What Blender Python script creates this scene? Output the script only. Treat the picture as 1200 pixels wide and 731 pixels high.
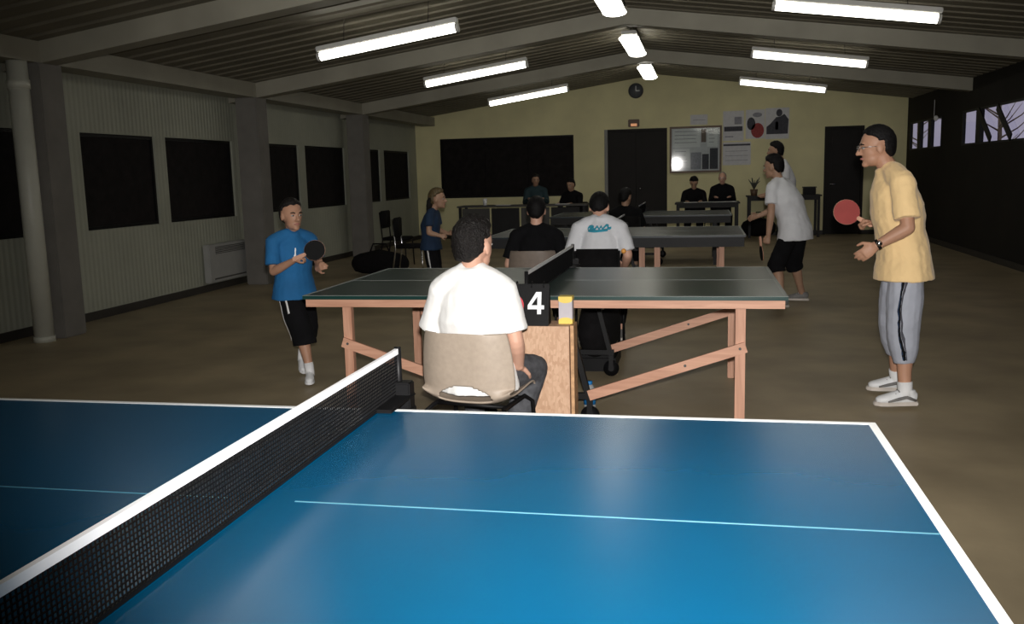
import bpy, bmesh, math, random
from mathutils import Vector, Matrix, Euler
random.seed(7)
for o in list(bpy.data.objects): bpy.data.objects.remove(o)
S = bpy.context.scene
COL = S.collection
V = Vector

# ------------------------------------------------------------------ camera
F_PX = 1069.13
CAM = V((0.9148, -0.9589, 1.4351)); YAW, PITCH, ROLL = -0.20563, -0.15017, -0.02576
def cam_axes(yaw, pitch, roll):
    f = V((math.sin(yaw)*math.cos(pitch), math.cos(yaw)*math.cos(pitch), math.sin(pitch)))
    r = V((math.cos(yaw), -math.sin(yaw), 0)); u = r.cross(f)
    return r*math.cos(roll)+u*math.sin(roll), -r*math.sin(roll)+u*math.cos(roll), f
def aim(o, yaw, pitch, roll, loc):
    r, u, f = cam_axes(yaw, pitch, roll)
    m = Matrix((r, u, -f)).transposed().to_4x4(); m.translation = loc
    o.matrix_world = m
cd = bpy.data.cameras.new('camera'); cam = bpy.data.objects.new('camera', cd); COL.objects.link(cam)
cd.sensor_fit = 'HORIZONTAL'; cd.sensor_width = 36; cd.lens = F_PX/1200*36
cd.clip_start = .05; cd.clip_end = 200
aim(cam, YAW, PITCH, ROLL, CAM); S.camera = cam

# ------------------------------------------------------------------ world, flash, exposure
w = bpy.data.worlds.new('dusk_sky'); S.world = w; w.use_nodes = True
bg = w.node_tree.nodes['Background']; bg.inputs[0].default_value = (.50, .47, .56, 1); bg.inputs[1].default_value = 1.0
fl = bpy.data.lights.new('camera_flash', 'SPOT'); fl.energy = 1150; fl.color = (1, .965, .93)
fl.spot_size = math.radians(83); fl.spot_blend = 1.0; fl.shadow_soft_size = .03
flo = bpy.data.objects.new('camera_flash', fl); COL.objects.link(flo)
aim(flo, YAW+.10, PITCH+.05, 0, CAM + V((.02, .0, .11)))
S.view_settings.view_transform = 'Standard'; S.view_settings.look = 'None'
S.view_settings.exposure = 0.0; S.view_settings.gamma = 1.0; S.view_settings.use_curve_mapping = False
TUBE_STRENGTH = 6.5

# ------------------------------------------------------------------ materials
MATS = {}
def mat(name, col, rough=.6, var=.12, scale=6, bump=0, bscale=60, metal=0, spec=.5, coat=0, sheen=0, detail=4):
    if name in MATS: return MATS[name]
    m = bpy.data.materials.new(name); m.use_nodes = True; MATS[name] = m
    nt = m.node_tree; b = nt.nodes['Principled BSDF']; L = nt.links
    tc = nt.nodes.new('ShaderNodeTexCoord')
    n = nt.nodes.new('ShaderNodeTexNoise'); n.inputs['Scale'].default_value = scale; n.inputs['Detail'].default_value = detail
    L.new(tc.outputs['Object'], n.inputs['Vector'])
    r = nt.nodes.new('ShaderNodeValToRGB')
    r.color_ramp.elements[0].position = .3; r.color_ramp.elements[1].position = .7
    r.color_ramp.elements[0].color = tuple(c*(1-var) for c in col)+(1,)
    r.color_ramp.elements[1].color = tuple(min(1, c*(1+var)) for c in col)+(1,)
    L.new(n.outputs['Fac'], r.inputs['Fac']); L.new(r.outputs['Color'], b.inputs['Base Color'])
    b.inputs['Roughness'].default_value = rough; b.inputs['Metallic'].default_value = metal
    b.inputs['Specular IOR Level'].default_value = spec
    if coat: b.inputs['Coat Weight'].default_value = coat; b.inputs['Coat Roughness'].default_value = .1
    if sheen: b.inputs['Sheen Weight'].default_value = sheen
    if bump:
        n2 = nt.nodes.new('ShaderNodeTexNoise'); n2.inputs['Scale'].default_value = bscale; n2.inputs['Detail'].default_value = 3
        L.new(tc.outputs['Object'], n2.inputs['Vector'])
        bp = nt.nodes.new('ShaderNodeBump'); bp.inputs['Strength'].default_value = bump; bp.inputs['Distance'].default_value = .01
        L.new(n2.outputs['Fac'], bp.inputs['Height']); L.new(bp.outputs['Normal'], b.inputs['Normal'])
    return m
def emit(name, col, s):
    m = bpy.data.materials.new(name); m.use_nodes = True; nt = m.node_tree
    b = nt.nodes['Principled BSDF']; b.inputs['Base Color'].default_value = col+(1,)
    b.inputs['Emission Color'].default_value = col+(1,); b.inputs['Emission Strength'].default_value = s
    MATS[name] = m; return m
def wood(name, c1, c2, axis=0, scale=3.0, rough=.55):
    m = bpy.data.materials.new(name); m.use_nodes = True; nt = m.node_tree; b = nt.nodes['Principled BSDF']; L = nt.links
    tc = nt.nodes.new('ShaderNodeTexCoord'); mp = nt.nodes.new('ShaderNodeMapping')
    sc = [scale*9]*3; sc[axis] = scale*.6; mp.inputs['Scale'].default_value = sc
    L.new(tc.outputs['Object'], mp.inputs['Vector'])
    n = nt.nodes.new('ShaderNodeTexNoise'); n.inputs['Scale'].default_value = 1.5; n.inputs['Detail'].default_value = 6; n.inputs['Distortion'].default_value = .6
    L.new(mp.outputs['Vector'], n.inputs['Vector'])
    r = nt.nodes.new('ShaderNodeValToRGB'); r.color_ramp.elements[0].color = c1+(1,); r.color_ramp.elements[1].color = c2+(1,)
    r.color_ramp.elements[0].position = .35; r.color_ramp.elements[1].position = .65
    L.new(n.outputs['Fac'], r.inputs['Fac']); L.new(r.outputs['Color'], b.inputs['Base Color'])
    b.inputs['Roughness'].default_value = rough; MATS[name] = m; return m
def osb(name):
    m = bpy.data.materials.new(name); m.use_nodes = True; nt = m.node_tree; b = nt.nodes['Principled BSDF']; L = nt.links
    tc = nt.nodes.new('ShaderNodeTexCoord'); mp = nt.nodes.new('ShaderNodeMapping'); mp.inputs['Scale'].default_value = (1, 1, .45)
    mp.inputs['Rotation'].default_value = (.3, .5, .2)
    L.new(tc.outputs['Object'], mp.inputs['Vector'])
    v = nt.nodes.new('ShaderNodeTexVoronoi'); v.inputs['Scale'].default_value = 95; L.new(mp.outputs['Vector'], v.inputs['Vector'])
    s = nt.nodes.new('ShaderNodeSeparateColor'); L.new(v.outputs['Color'], s.inputs[0])
    r = nt.nodes.new('ShaderNodeValToRGB'); r.color_ramp.elements[0].color = (.52, .31, .19, 1); r.color_ramp.elements[1].color = (.66, .43, .285, 1)
    L.new(s.outputs[0], r.inputs['Fac']); L.new(r.outputs['Color'], b.inputs['Base Color']); b.inputs['Roughness'].default_value = .6
    MATS[name] = m; return m
def ribbed(name, col, axis, pitch, var=.1, rough=.7, strength=.5):
    """painted sheet cladding with fine upright ribs (relief only)"""
    m = mat(name, col, rough, var, 1.2); nt = m.node_tree; L = nt.links; b = nt.nodes['Principled BSDF']
    tc = nt.nodes['Texture Coordinate']; sp = nt.nodes.new('ShaderNodeSeparateXYZ'); L.new(tc.outputs['Object'], sp.inputs[0])
    k = nt.nodes.new('ShaderNodeMath'); k.operation = 'MULTIPLY'; k.inputs[1].default_value = 2*math.pi/pitch; L.new(sp.outputs[axis], k.inputs[0])
    s = nt.nodes.new('ShaderNodeMath'); s.operation = 'SINE'; L.new(k.outputs[0], s.inputs[0])
    bp = nt.nodes.new('ShaderNodeBump'); bp.inputs['Strength'].default_value = strength; bp.inputs['Distance'].default_value = .01
    L.new(s.outputs[0], bp.inputs['Height']); L.new(bp.outputs['Normal'], b.inputs['Normal'])
    return m
def glass(name, tint=(.9, .95, .95), rough=.03, gloss=.12):
    m = bpy.data.materials.new(name); m.use_nodes = True; nt = m.node_tree; L = nt.links
    nt.nodes.remove(nt.nodes['Principled BSDF']); out = nt.nodes['Material Output']
    t = nt.nodes.new('ShaderNodeBsdfTransparent'); t.inputs[0].default_value = tint+(1,)
    g = nt.nodes.new('ShaderNodeBsdfGlossy'); g.inputs['Roughness'].default_value = rough
    fr = nt.nodes.new('ShaderNodeFresnel'); fr.inputs[0].default_value = 1.5
    mx = nt.nodes.new('ShaderNodeMixShader'); ge = nt.nodes.new('ShaderNodeNewGeometry'); iv = nt.nodes.new('ShaderNodeMath'); iv.operation = 'SUBTRACT'; iv.inputs[0].default_value = 1; L.new(ge.outputs['Backfacing'], iv.inputs[1])
    mu = nt.nodes.new('ShaderNodeMath'); mu.operation = 'MULTIPLY'; L.new(fr.outputs[0], mu.inputs[0]); L.new(iv.outputs[0], mu.inputs[1])
    L.new(mu.outputs[0], mx.inputs[0]); L.new(t.outputs[0], mx.inputs[1]); L.new(g.outputs[0], mx.inputs[2])
    L.new(mx.outputs[0], out.inputs[0]); MATS[name] = m; return m

mat('floor', (.33, .265, .165), .5, .22, 1.6, .08, 30)
ribbed('clad_wall', (.36, .37, .30), 1, .075, strength=.18)
mat('wall_band', (.36, .36, .30), .7, .1, 1.5)
mat('cream_wall', (.72, .67, .39), .75, .08, 1.5, .1, 80)
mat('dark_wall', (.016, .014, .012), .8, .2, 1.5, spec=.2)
mat('blackout', (.012, .010, .010), .85, .3, 8, .4, 25, spec=.2)
mat('column', (.17, .16, .145), .8, .12, 4, .15, 50)
mat('steel_paint', (.29, .275, .22), .6, .12, 2)
mat('deck', (.15, .135, .098), .6, .15, 2)
mat('deck_gap', (.06, .054, .04), .8, .15, 2)
mat('baseboard', (.03, .026, .022), .6, .2, 4)
mat('pipe', (.52, .52, .45), .45, .06, 4)
mat('dark_door', (.009, .007, .006), .6, .25, 3, spec=.25)
mat('door_frame', (.20, .20, .19), .5, .1, 3)
mat('brown_frame', (.12, .07, .04), .5, .2, 6)
mat('blue_top', (.0008, .062, .138), .25, .05, 3, spec=.42)
mat('green_top', (.010, .040, .035), .28, .12, 3, spec=.45)
mat('slate_top', (.014, .022, .028), .35, .12, 3, spec=.3)
mat('white_line', (.85, .87, .86), .45, .04, 8)
mat('dim_line', (.34, .37, .36), .5, .06, 8)
mat('centre_line', (.08, .24, .31), .45, .04, 8)
mat('black_metal', (.006, .006, .0065), .5, .2, 8, spec=.2)
mat('black_plastic', (.0045, .0045, .005), .5, .2, 10, spec=.15)
mat('net_black', (.006, .006, .0065), .8, .2, 20, spec=.1)
mat('tape_white', (.90, .90, .91), .5, .04, 14)
mat('chrome', (.62, .62, .64), .22, .05, 10, metal=1)
wood('pine_x', (.46, .235, .15), (.60, .33, .22), 0)
wood('pine_z', (.46, .235, .15), (.60, .33, .22), 2)
osb('osb')
mat('osb_edge', (.52, .31, .16), .7, .25, 30)
mat('beige_plastic', (.42, .345, .275), .5, .06, 40, .08, 250)
mat('brown_plastic', (.20, .16, .13), .5, .08, 30)
mat('dark_fabric', (.007, .0065, .007), .95, .25, 20, spec=.15)
mat('white_shirt', (.86, .86, .84), .85, .03, 8, .12, 120, sheen=.2)
mat('grey_white_shirt', (.66, .67, .70), .85, .04, 8, .12, 120)
mat('yellow_shirt', (.84, .60, .30), .85, .05, 6, .12, 120, sheen=.2)
mat('blue_shirt', (.010, .125, .32), .85, .15, 6, .12, 120)
mat('navy_shirt', (.006, .024, .062), .85, .2, 6)
mat('teal_shirt', (.012, .032, .04), .85, .2, 6)
mat('black_cloth', (.006, .006, .007), .95, .25, 10, .1, 100, spec=.15)
mat('grey_trousers', (.36, .38, .44), .75, .08, 8, .12, 100)
mat('plaid_dark', (.07, .072, .08), .85, .35, 30)
mat('white_cloth', (.72, .72, .72), .85, .05, 8)
mat('skin', (.62, .36, .26), .5, .07, 9, spec=.35)
mat('skin_tan', (.44, .24, .155), .5, .08, 9, spec=.35)
mat('skin_dim', (.40, .24, .16), .5, .08, 9, spec=.35)
mat('lip', (.42, .17, .14), .5, .05, 20)
mat('hair_dark', (.008, .0065, .006), .5, .5, 70, .9, 170, spec=.3)
mat('hair_black', (.005, .0045, .005), .6, .4, 70, .5, 140, spec=.2)
mat('hair_blond', (.10, .07, .03), .5, .4, 70, .4, 140)
mat('hair_grey', (.25, .24, .23), .6, .3, 70)
mat('eye_white', (.42, .40, .38), .3, .02, 10)
mat('iris', (.02, .014, .01), .2, .1, 10)
mat('shoe_white', (.72, .73, .74), .5, .06, 14)
mat('shoe_grey', (.16, .155, .15), .6, .2, 14)
mat('sole', (.55, .50, .45), .7, .1, 14)
mat('rubber_red', (.27, .035, .03), .7, .1, 14)
mat('rubber_black', (.007, .007, .007), .8, .15, 14, spec=.2)
mat('paper', (.62, .62, .64), .8, .06, 14)
mat('paper_white', (.80, .80, .80), .8, .04, 14)
mat('ink_dark', (.06, .06, .075), .8, .25, 30)
mat('ink_grey', (.28, .28, .32), .8, .2, 30)
mat('ink_red', (.30, .05, .05), .8, .2, 30)
mat('teal_print', (.03, .30, .42), .8, .1, 30)
mat('yellow_card', (.80, .60, .12), .6, .06, 14)
mat('grey_card', (.50, .47, .50), .6, .06, 14)
mat('red_print', (.62, .03, .05), .5, .08, 14)
mat('score_white', (.90, .92, .95), .45, .02, 14)
mat('orange', (.85, .38, .08), .45, .05, 10)
mat('radiator', (.34, .34, .33), .45, .05, 8)
mat('grille_dark', (.07, .068, .062), .6, .1, 8)
mat('desk_grey', (.055, .053, .05), .55, .15, 5)
mat('desk_dark', (.010, .010, .011), .55, .2, 5, spec=.3)
mat('bright_blue', (.01, .16, .42), .5, .1, 10)
mat('lamp_white', (.60, .60, .57), .4, .04, 10)
mat('clock_face', (.10, .105, .115), .3, .1, 10)
mat('outdoor_leaf', (.10, .105, .085), .9, .5, 3)
mat('outdoor_wall', (.45, .42, .42), .9, .2, 2)
glass('board_glass', (.93, .95, .95), .045)
glass('pane_glass', (.80, .80, .86), .08)
emit('tube_light', (1.0, .97, .86), TUBE_STRENGTH)
emit('exit_glow', (1.0, .45, .22), .35)

# ------------------------------------------------------------------ mesh helpers
def bx(bm, x0, x1, y0, y1, z0, z1):
    vs = [bm.verts.new(p) for p in ((x0,y0,z0),(x1,y0,z0),(x1,y1,z0),(x0,y1,z0),(x0,y0,z1),(x1,y0,z1),(x1,y1,z1),(x0,y1,z1))]
    for f in ((3,2,1,0),(4,5,6,7),(0,1,5,4),(1,2,6,5),(2,3,7,6),(3,0,4,7)): bm.faces.new([vs[i] for i in f])
    return vs
def frame_axes(d, ref):
    d = d.normalized(); a = ref - d*ref.dot(d)
    if a.length < 1e-4: a = V((1,0,0)) - d*d.x
    if a.length < 1e-4: a = V((0,1,0)) - d*d.y
    a.normalize(); return a, d.cross(a)
def tube(bm, pts, rad, seg=12, ref=(0,0,1), cap=True, roundcap=False):
    """rad: list of r or (r_along_ref, r_other)"""
    pts = [V(p) for p in pts]; ref = V(ref); n = len(pts); rings = []
    if not isinstance(rad, (list, tuple)): rad = [rad]*n
    rad = list(rad)
    if roundcap:
        def rr(r, k): return (r[0]*k, r[1]*k) if isinstance(r, tuple) else r*k
        def mx(r): return max(r) if isinstance(r, tuple) else r
        d0 = (pts[0]-pts[1]).normalized(); d1 = (pts[-1]-pts[-2]).normalized(); r0, r1 = rad[0], rad[-1]
        pts = [pts[0]+d0*mx(r0)*.9, pts[0]+d0*mx(r0)*.6] + pts + [pts[-1]+d1*mx(r1)*.6, pts[-1]+d1*mx(r1)*.9]
        rad = [rr(r0,.35), rr(r0,.78)] + rad + [rr(r1,.78), rr(r1,.35)]; n = len(pts)
    for i in range(n):
        d = (pts[min(i+1,n-1)]-pts[max(i-1,0)])
        a, b = frame_axes(d, ref)
        r = rad[i]; ra, rb = r if isinstance(r, tuple) else (r, r)
        rings.append([bm.verts.new(pts[i]+a*math.cos(t)*ra+b*math.sin(t)*rb) for t in (2*math.pi*k/seg for k in range(seg))])
    for i in range(n-1):
        A, B = rings[i], rings[i+1]
        for k in range(seg): bm.faces.new((A[k], A[(k+1)%seg], B[(k+1)%seg], B[k]))
    if cap: bm.faces.new(rings[0][::-1]); bm.faces.new(rings[-1])
def ell(bm, c, r, M=None, sub=2):
    """ellipsoid at c; M = 3x3 whose columns are the local axes"""
    M = M or Matrix.Identity(3); res = bmesh.ops.create_icosphere(bm, subdivisions=sub, radius=1)
    for v in res['verts']: v.co = M @ V((v.co.x*r[0], v.co.y*r[1], v.co.z*r[2])) + V(c)
    return res['verts']
def prism(bm, pts, h, M=None, c=(0,0,0)):
    """outline (x,y) extruded 0..h along local z"""
    M = M or Matrix.Identity(3); c = V(c)
    lo = [bm.verts.new(M @ V((x,y,0))+c) for x,y in pts]; hi = [bm.verts.new(M @ V((x,y,h))+c) for x,y in pts]
    n = len(pts); bm.faces.new(lo[::-1]); bm.faces.new(hi)
    for i in range(n): bm.faces.new((lo[i], lo[(i+1)%n], hi[(i+1)%n], hi[i]))
def beam(bm, a, b, w, h, ref=(0,0,1)):
    """square bar from a to b, w across, h along ref"""
    a, b = V(a), V(b); u, v = frame_axes(b-a, V(ref)); u = u*h/2; v = v*w/2
    A = [bm.verts.new(a+s*u+t*v) for s,t in ((-1,-1),(1,-1),(1,1),(-1,1))]; B = [bm.verts.new(b+s*u+t*v) for s,t in ((-1,-1),(1,-1),(1,1),(-1,1))]
    bm.faces.new(A); bm.faces.new(B[::-1])
    for i in range(4): bm.faces.new((A[i], B[i], B[(i+1)%4], A[(i+1)%4]))
def bevel(bm, w, seg=2, ang=.6):
    bmesh.ops.recalc_face_normals(bm, faces=bm.faces)
    es = [e for e in bm.edges if len(e.link_faces) == 2 and e.calc_face_angle(0) > ang]
    bmesh.ops.bevel(bm, geom=es, offset=w, segments=seg, affect='EDGES', clamp_overlap=True)
def NB(): return bmesh.new()
def link(name, me, m, parent=None, smooth=False):
    o = bpy.data.objects.new(name, me); COL.objects.link(o)
    if m: me.materials.clear(); me.materials.append(MATS[m])
    if parent: o.parent = parent
    if smooth: me.polygons.foreach_set('use_smooth', [True]*len(me.polygons))
    return o
def obj(name, bm, m, parent=None, smooth=False, base=None, bev=0):
    """bmesh in world metres -> one object; base (or the parent's own place) is subtracted"""
    if bev: bevel(bm, bev)
    bmesh.ops.recalc_face_normals(bm, faces=bm.faces)
    b = V(base) if base is not None else (anchor(parent) if parent else V((0,0,0)))
    for v in bm.verts: v.co -= b
    me = bpy.data.meshes.new(name); bm.to_mesh(me); bm.free()
    o = link(name, me, m, parent, smooth)
    if not parent: o.location = b
    return o
ANCH = {}
def anchor(o):
    while o.parent: o = o.parent
    return V(ANCH.get(o.name, o.location))
def tag(o, label, cat, group=None):
    o['label'] = label; o['category'] = cat
    if group: o['group'] = group
    return o
def thing(name, label, cat, loc, group=None):
    o = bpy.data.objects.new(name, None); COL.objects.link(o); o.location = loc; o.empty_display_size = .1
    ANCH[o.name] = V(loc); return tag(o, label, cat, group)
def struct(name, bm, m, bev=0, smooth=False):
    o = obj(name, bm, m, None, smooth, (0,0,0), bev); o['kind'] = 'structure'; return o
def struct_root(name, loc=(0,0,0)):
    o = bpy.data.objects.new(name, None); COL.objects.link(o); o.location = loc; ANCH[o.name] = V(loc); o['kind'] = 'structure'; return o
def box(name, m, parent, *d, bev=0):
    bm = NB(); bx(bm, *d); return obj(name, bm, m, parent, bev=bev)
def boxes(name, m, parent, lst, bev=0):
    bm = NB()
    for d in lst: bx(bm, *d)
    return obj(name, bm, m, parent, bev=bev)

# ------------------------------------------------------------------ the hall
XL, XR, YB, YF = -5.45, 5.05, 19.30, -5.0
SL = .137; ZR = 3.42                       # ceiling slope and ridge height
def zc(x): return ZR - SL*abs(x)
struct('floor', (lambda b: (bx(b, XL-.3, XR+.3, YF-.3, YB+.3, -.2, 0), b)[1])(NB()), 'floor')

# left wall with its row of blacked-out windows
WZ0, WZ1 = .95, 1.98
wins = [(-3.7,-2.2),(-1.95,-.45),(.05,1.55),(1.8,3.2),(3.5,4.95),(5.25,6.85),(7.65,9.0),(9.22,10.85),(11.6,13.0),(13.25,14.95),(15.4,16.85),(17.1,18.75)]
wb = NB(); T = .22
bx(wb, XL-T, XL, YF, YB, 0, WZ0); bx(wb, XL-T, XL, YF, YB, WZ1, zc(XL)+.25)
edges = [YF]+[e for w_ in wins for e in w_]+[YB]
for i in range(0, len(edges), 2): bx(wb, XL-T, XL, edges[i], edges[i+1], WZ0, WZ1)
struct('wall_left', wb, 'clad_wall')
for i, (a, b) in enumerate(wins):
    r = struct_root('window_%d' % (i+1), (XL-.1, (a+b)/2, WZ0))
    box('blackout_panel', 'blackout', r, XL-.09, XL-.05, a+.02, b-.02, WZ0+.02, WZ1-.02)
    boxes('window_frame', 'black_metal', r, [(XL-.11,XL-.03,a,a+.035,WZ0,WZ1),(XL-.11,XL-.03,b-.035,b,WZ0,WZ1),(XL-.11,XL-.03,a+.035,b-.035,WZ0,WZ0+.035),(XL-.11,XL-.03,a+.035,b-.035,WZ1-.035,WZ1)])
struct('baseboard_left', (lambda b: (bx(b, XL, XL+.02, YF, YB, 0, .09), b)[1])(NB()), 'baseboard')

# right wall with high windows
RW = [(12.15, 15.25), (16.55, 19.05)]; RZ0, RZ1 = 1.70, 2.25
wb = NB()
bx(wb, XR, XR+.05, YF, YB, 0, RZ0); bx(wb, XR, XR+.05, YF, YB, RZ1, zc(XR)+.25)
ed = [YF, RW[0][0], RW[0][1], RW[1][0], RW[1][1], YB]
for i in (0, 2, 4): bx(wb, XR, XR+.05, ed[i], ed[i+1], RZ0, RZ1)
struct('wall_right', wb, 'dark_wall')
struct('baseboard_right', (lambda b: (bx(b, XR-.02, XR, YF, YB, 0, .09), b)[1])(NB()), 'baseboard')
for i, (a, b) in enumerate(RW):
    r = struct_root('window_%d' % (len(wins)+1+i), (XR+.1, (a+b)/2, RZ0))
    box('window_glass', 'pane_glass', r, XR+.02, XR+.026, a, b, RZ0, RZ1)
    fr = [(XR,XR+.05,a,b,RZ0,RZ0+.03),(XR,XR+.05,a,b,RZ1-.03,RZ1),(XR,XR+.05,a,a+.04,RZ0,RZ1),(XR,XR+.05,b-.04,b,RZ0,RZ1)]
    n = 3 if i else 2.2
    boxes('window_frame', 'black_metal', r, fr)
    for k in ((1, 2) if i else (1.55,)):
        y = a + (b-a)*k/n; box('mullion', 'black_metal', r, XR-.01, XR+.05, y-.11, y+.11, RZ0+.03, RZ1-.03)
    if i == 0:
        for y in (13.0, 13.9):
            bm = NB(); beam(bm, (XR-.03, y+.35, RZ1-.05), (XR-.03, y-.3, RZ0+.05), .02, .11, (0,1,0)); obj('window_stay', bm, 'black_metal', r)

# back wall: shuttered hatch, double door, side door
HX0, HX1, HZ0, HZ1 = -4.88, -1.83, .92, 2.25
DX0, DX1, DZ = -1.15, .20, 2.33
EX0, EX1, EZ = 3.44, 4.22, 2.24
wb = NB()
def gable(b, x0, x1, z0):            # wall strip up to the roof slope
    xs = [x0] + ([0] if x0 < 0 < x1 else []) + [x1]
    for xa, xb in zip(xs[:-1], xs[1:]):
        za, zb = zc(xa)+.1, zc(xb)+.1
        vs = [b.verts.new(p) for p in ((xa,YB,z0),(xb,YB,z0),(xb,YB+.25,z0),(xa,YB+.25,z0),(xa,YB,za),(xb,YB,zb),(xb,YB+.25,zb),(xa,YB+.25,za))]
        for f in ((3,2,1,0),(4,5,6,7),(0,1,5,4),(1,2,6,5),(2,3,7,6),(3,0,4,7)): b.faces.new([vs[i] for i in f])
gable(wb, XL, HX0, 0); gable(wb, HX0, HX1, HZ1); bx(wb, HX0, HX1, YB, YB+.25, 0, HZ0)
gable(wb, HX1, DX0, 0); gable(wb, DX0, DX1, DZ); gable(wb, DX1, EX0, 0); gable(wb, EX0, EX1, EZ); gable(wb, EX1, XR, 0)
struct('wall_back', wb, 'cream_wall')
r = struct_root('window_15', ((HX0+HX1)/2, YB+.1, HZ0))
for i in range(3):
    xa = HX0+.03+(HX1-HX0-.06)*i/3; xb = HX0+.03+(HX1-HX0-.06)*(i+1)/3-.012
    box('shutter_panel', 'blackout', r, xa, xb, YB+.08, YB+.105, HZ0+.03, HZ1-.03)
box('shutter_light_block', 'blackout', r, HX0+.03, HX1-.03, YB+.13, YB+.16, HZ0+.03, HZ1-.03)  # added panel that keeps outdoor light out of the shutter gaps
boxes('shutter_frame', 'black_metal', r, [(HX0,HX0+.03,YB+.02,YB+.16,HZ0,HZ1),(HX1-.03,HX1,YB+.02,YB+.16,HZ0,HZ1),(HX0+.03,HX1-.03,YB+.02,YB+.16,HZ1-.03,HZ1),(HX0+.03,HX1-.03,YB+.02,YB+.16,HZ0,HZ0+.03)])
r = struct_root('door_1', ((DX0+DX1)/2, YB+.08, 0))
xm = (DX0+DX1)/2
for a, b in ((DX0+.07, xm-.003), (xm+.003, DX1-.05)):
    d = boxes('door_leaf', 'dark_door', r, [(a,b,YB+.06,YB+.11,.01,DZ-.05),(a+.1,b-.1,YB+.05,YB+.06,.25,1.0),(a+.1,b-.1,YB+.05,YB+.06,1.15,DZ-.2)])
bm = NB(); tube(bm, [(xm+.1,YB+.06,1.05),(xm+.1,YB+.0,1.05)], .012); tube(bm, [(xm+.1,YB+.0,1.05),(xm+.1,YB-.03,1.05)], [.03,.022], roundcap=True); obj('door_knob', bm, 'chrome', r, True)
boxes('door_frame', 'door_frame', r, [(DX0,DX0+.07,YB-.03,YB+.12,0,DZ)]); boxes('door_jamb', 'dark_door', r, [(DX1-.05,DX1,YB-.01,YB+.12,0,DZ),(DX0+.07,DX1-.05,YB-.01,YB+.12,DZ-.05,DZ)])
box('door_light_block', 'blackout', r, DX0+.07, DX1-.05, YB+.13, YB+.16, 0, DZ)  # added sheet stopping outdoor light leaking between and under the leaves
r = struct_root('door_2', ((EX0+EX1)/2, YB+.08, 0))
boxes('door_leaf', 'dark_door', r, [(EX0+.05,EX1-.05,YB+.06,YB+.11,.01,EZ-.05),(EX0+.16,EX1-.16,YB+.05,YB+.06,.25,1.0),(EX0+.16,EX1-.16,YB+.05,YB+.06,1.15,EZ-.2)])
bm = NB(); tube(bm, [(EX0+.13,YB+.06,1.05),(EX0+.13,YB,1.05)], .012); tube(bm, [(EX0+.13,YB,1.05),(EX0+.24,YB,1.05)], .012); obj('door_handle', bm, 'chrome', r, True)
boxes('door_frame', 'dark_door', r, [(EX0,EX0+.05,YB-.02,YB+.12,0,EZ),(EX1-.05,EX1,YB-.02,YB+.12,0,EZ),(EX0+.05,EX1-.05,YB-.02,YB+.12,EZ-.05,EZ)])
box('door_light_block', 'blackout', r, EX0+.05, EX1-.05, YB+.13, YB+.16, 0, EZ)  # added sheet stopping outdoor light leaking under this door
struct('baseboard_back', (lambda b: ([bx(b, x0, x1, YB-.02, YB, 0, .09) for x0, x1 in ((XL+.02,DX0),(DX1,EX0),(EX1,XR-.02))], b)[1])(NB()), 'baseboard')
wb = NB(); bx(wb, XL-T, XR+.2, YF-.25, YF, 0, ZR+.3); struct('wall_front', wb, 'wall_band')

# ceiling: roof sheet with ribbed boards running from eave to ridge
wb = NB()
for x0, x1 in ((XL-.3, 0), (0, XR+.3)):
    vs = [wb.verts.new(p) for p in ((x0,YF-.3,zc(x0)+.06),(x1,YF-.3,zc(x1)+.06),(x1,YB+.3,zc(x1)+.06),(x0,YB+.3,zc(x0)+.06),(x0,YF-.3,zc(x0)+.2),(x1,YF-.3,zc(x1)+.2),(x1,YB+.3,zc(x1)+.2),(x0,YB+.3,zc(x0)+.2))]
    for f in ((3,2,1,0),(4,5,6,7),(0,1,5,4),(1,2,6,5),(2,3,7,6),(3,0,4,7)): wb.faces.new([vs[i] for i in f])
ceil = struct('ceiling', wb, 'deck_gap')
def board_mesh(x0, x1, wy=.27):
    b = NB(); pr = [(0,.06),(.035,.0),(wy-.035,.0),(wy,.06)]
    A = [b.verts.new((x0, y, zc(x0)+z)) for y, z in pr]; B = [b.verts.new((x1, y, zc(x1)+z)) for y, z in pr]
    for i in range(3): b.faces.new((A[i], B[i], B[i+1], A[i+1]))
    b.faces.new((A[3], B[3], B[0], A[0])); b.faces.new(A); b.faces.new(B[::-1])
    bmesh.ops.recalc_face_normals(b, faces=b.faces)
    me = bpy.data.meshes.new('ceiling_board'); b.to_mesh(me); b.free(); me.materials.append(MATS['deck']); return me
for me in (board_mesh(XL, -.02), board_mesh(.02, XR)):
    y = -2.0
    while y < YB-.3:
        o = bpy.data.objects.new('ceiling_board', me); COL.objects.link(o); o.parent = ceil; o.location = (0, y, 0); y += .30
# portal frames: rafters, columns, eave beam
RAF = [2.5, 6.68, 10.85, 14.85, 18.95]
for y in RAF[:4]:
    b = NB(); wv = .11
    for x0, x1 in ((XL+.05, 0), (0, XR)):
        za, zb = zc(x0), zc(x1); d = .195
        vs = [b.verts.new(p) for p in ((x0,y-wv,za-d),(x1,y-wv,zb-d),(x1,y+wv,zb-d),(x0,y+wv,za-d),(x0,y-wv,za+.02),(x1,y-wv,zb+.02),(x1,y+wv,zb+.02),(x0,y+wv,za+.02))]
        for f in ((3,2,1,0),(4,5,6,7),(0,1,5,4),(1,2,6,5),(2,3,7,6),(3,0,4,7)): b.faces.new([vs[i] for i in f])
    o = obj('rafter', b, 'steel_paint', None, base=(0,y,zc(0)-.1))
    o['kind'] = 'structure'
    b = NB(); bx(b, -5.28, -4.97, y-.16, y+.16, 0, zc(-5.1)-.17)
    o = obj('column', b, 'column', None, base=(-5.12,y,0), bev=.012); o['kind'] = 'structure'
b = NB(); bx(b, -5.30, -4.98, YF, YB, 2.545, zc(-5.0)-.0)
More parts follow.
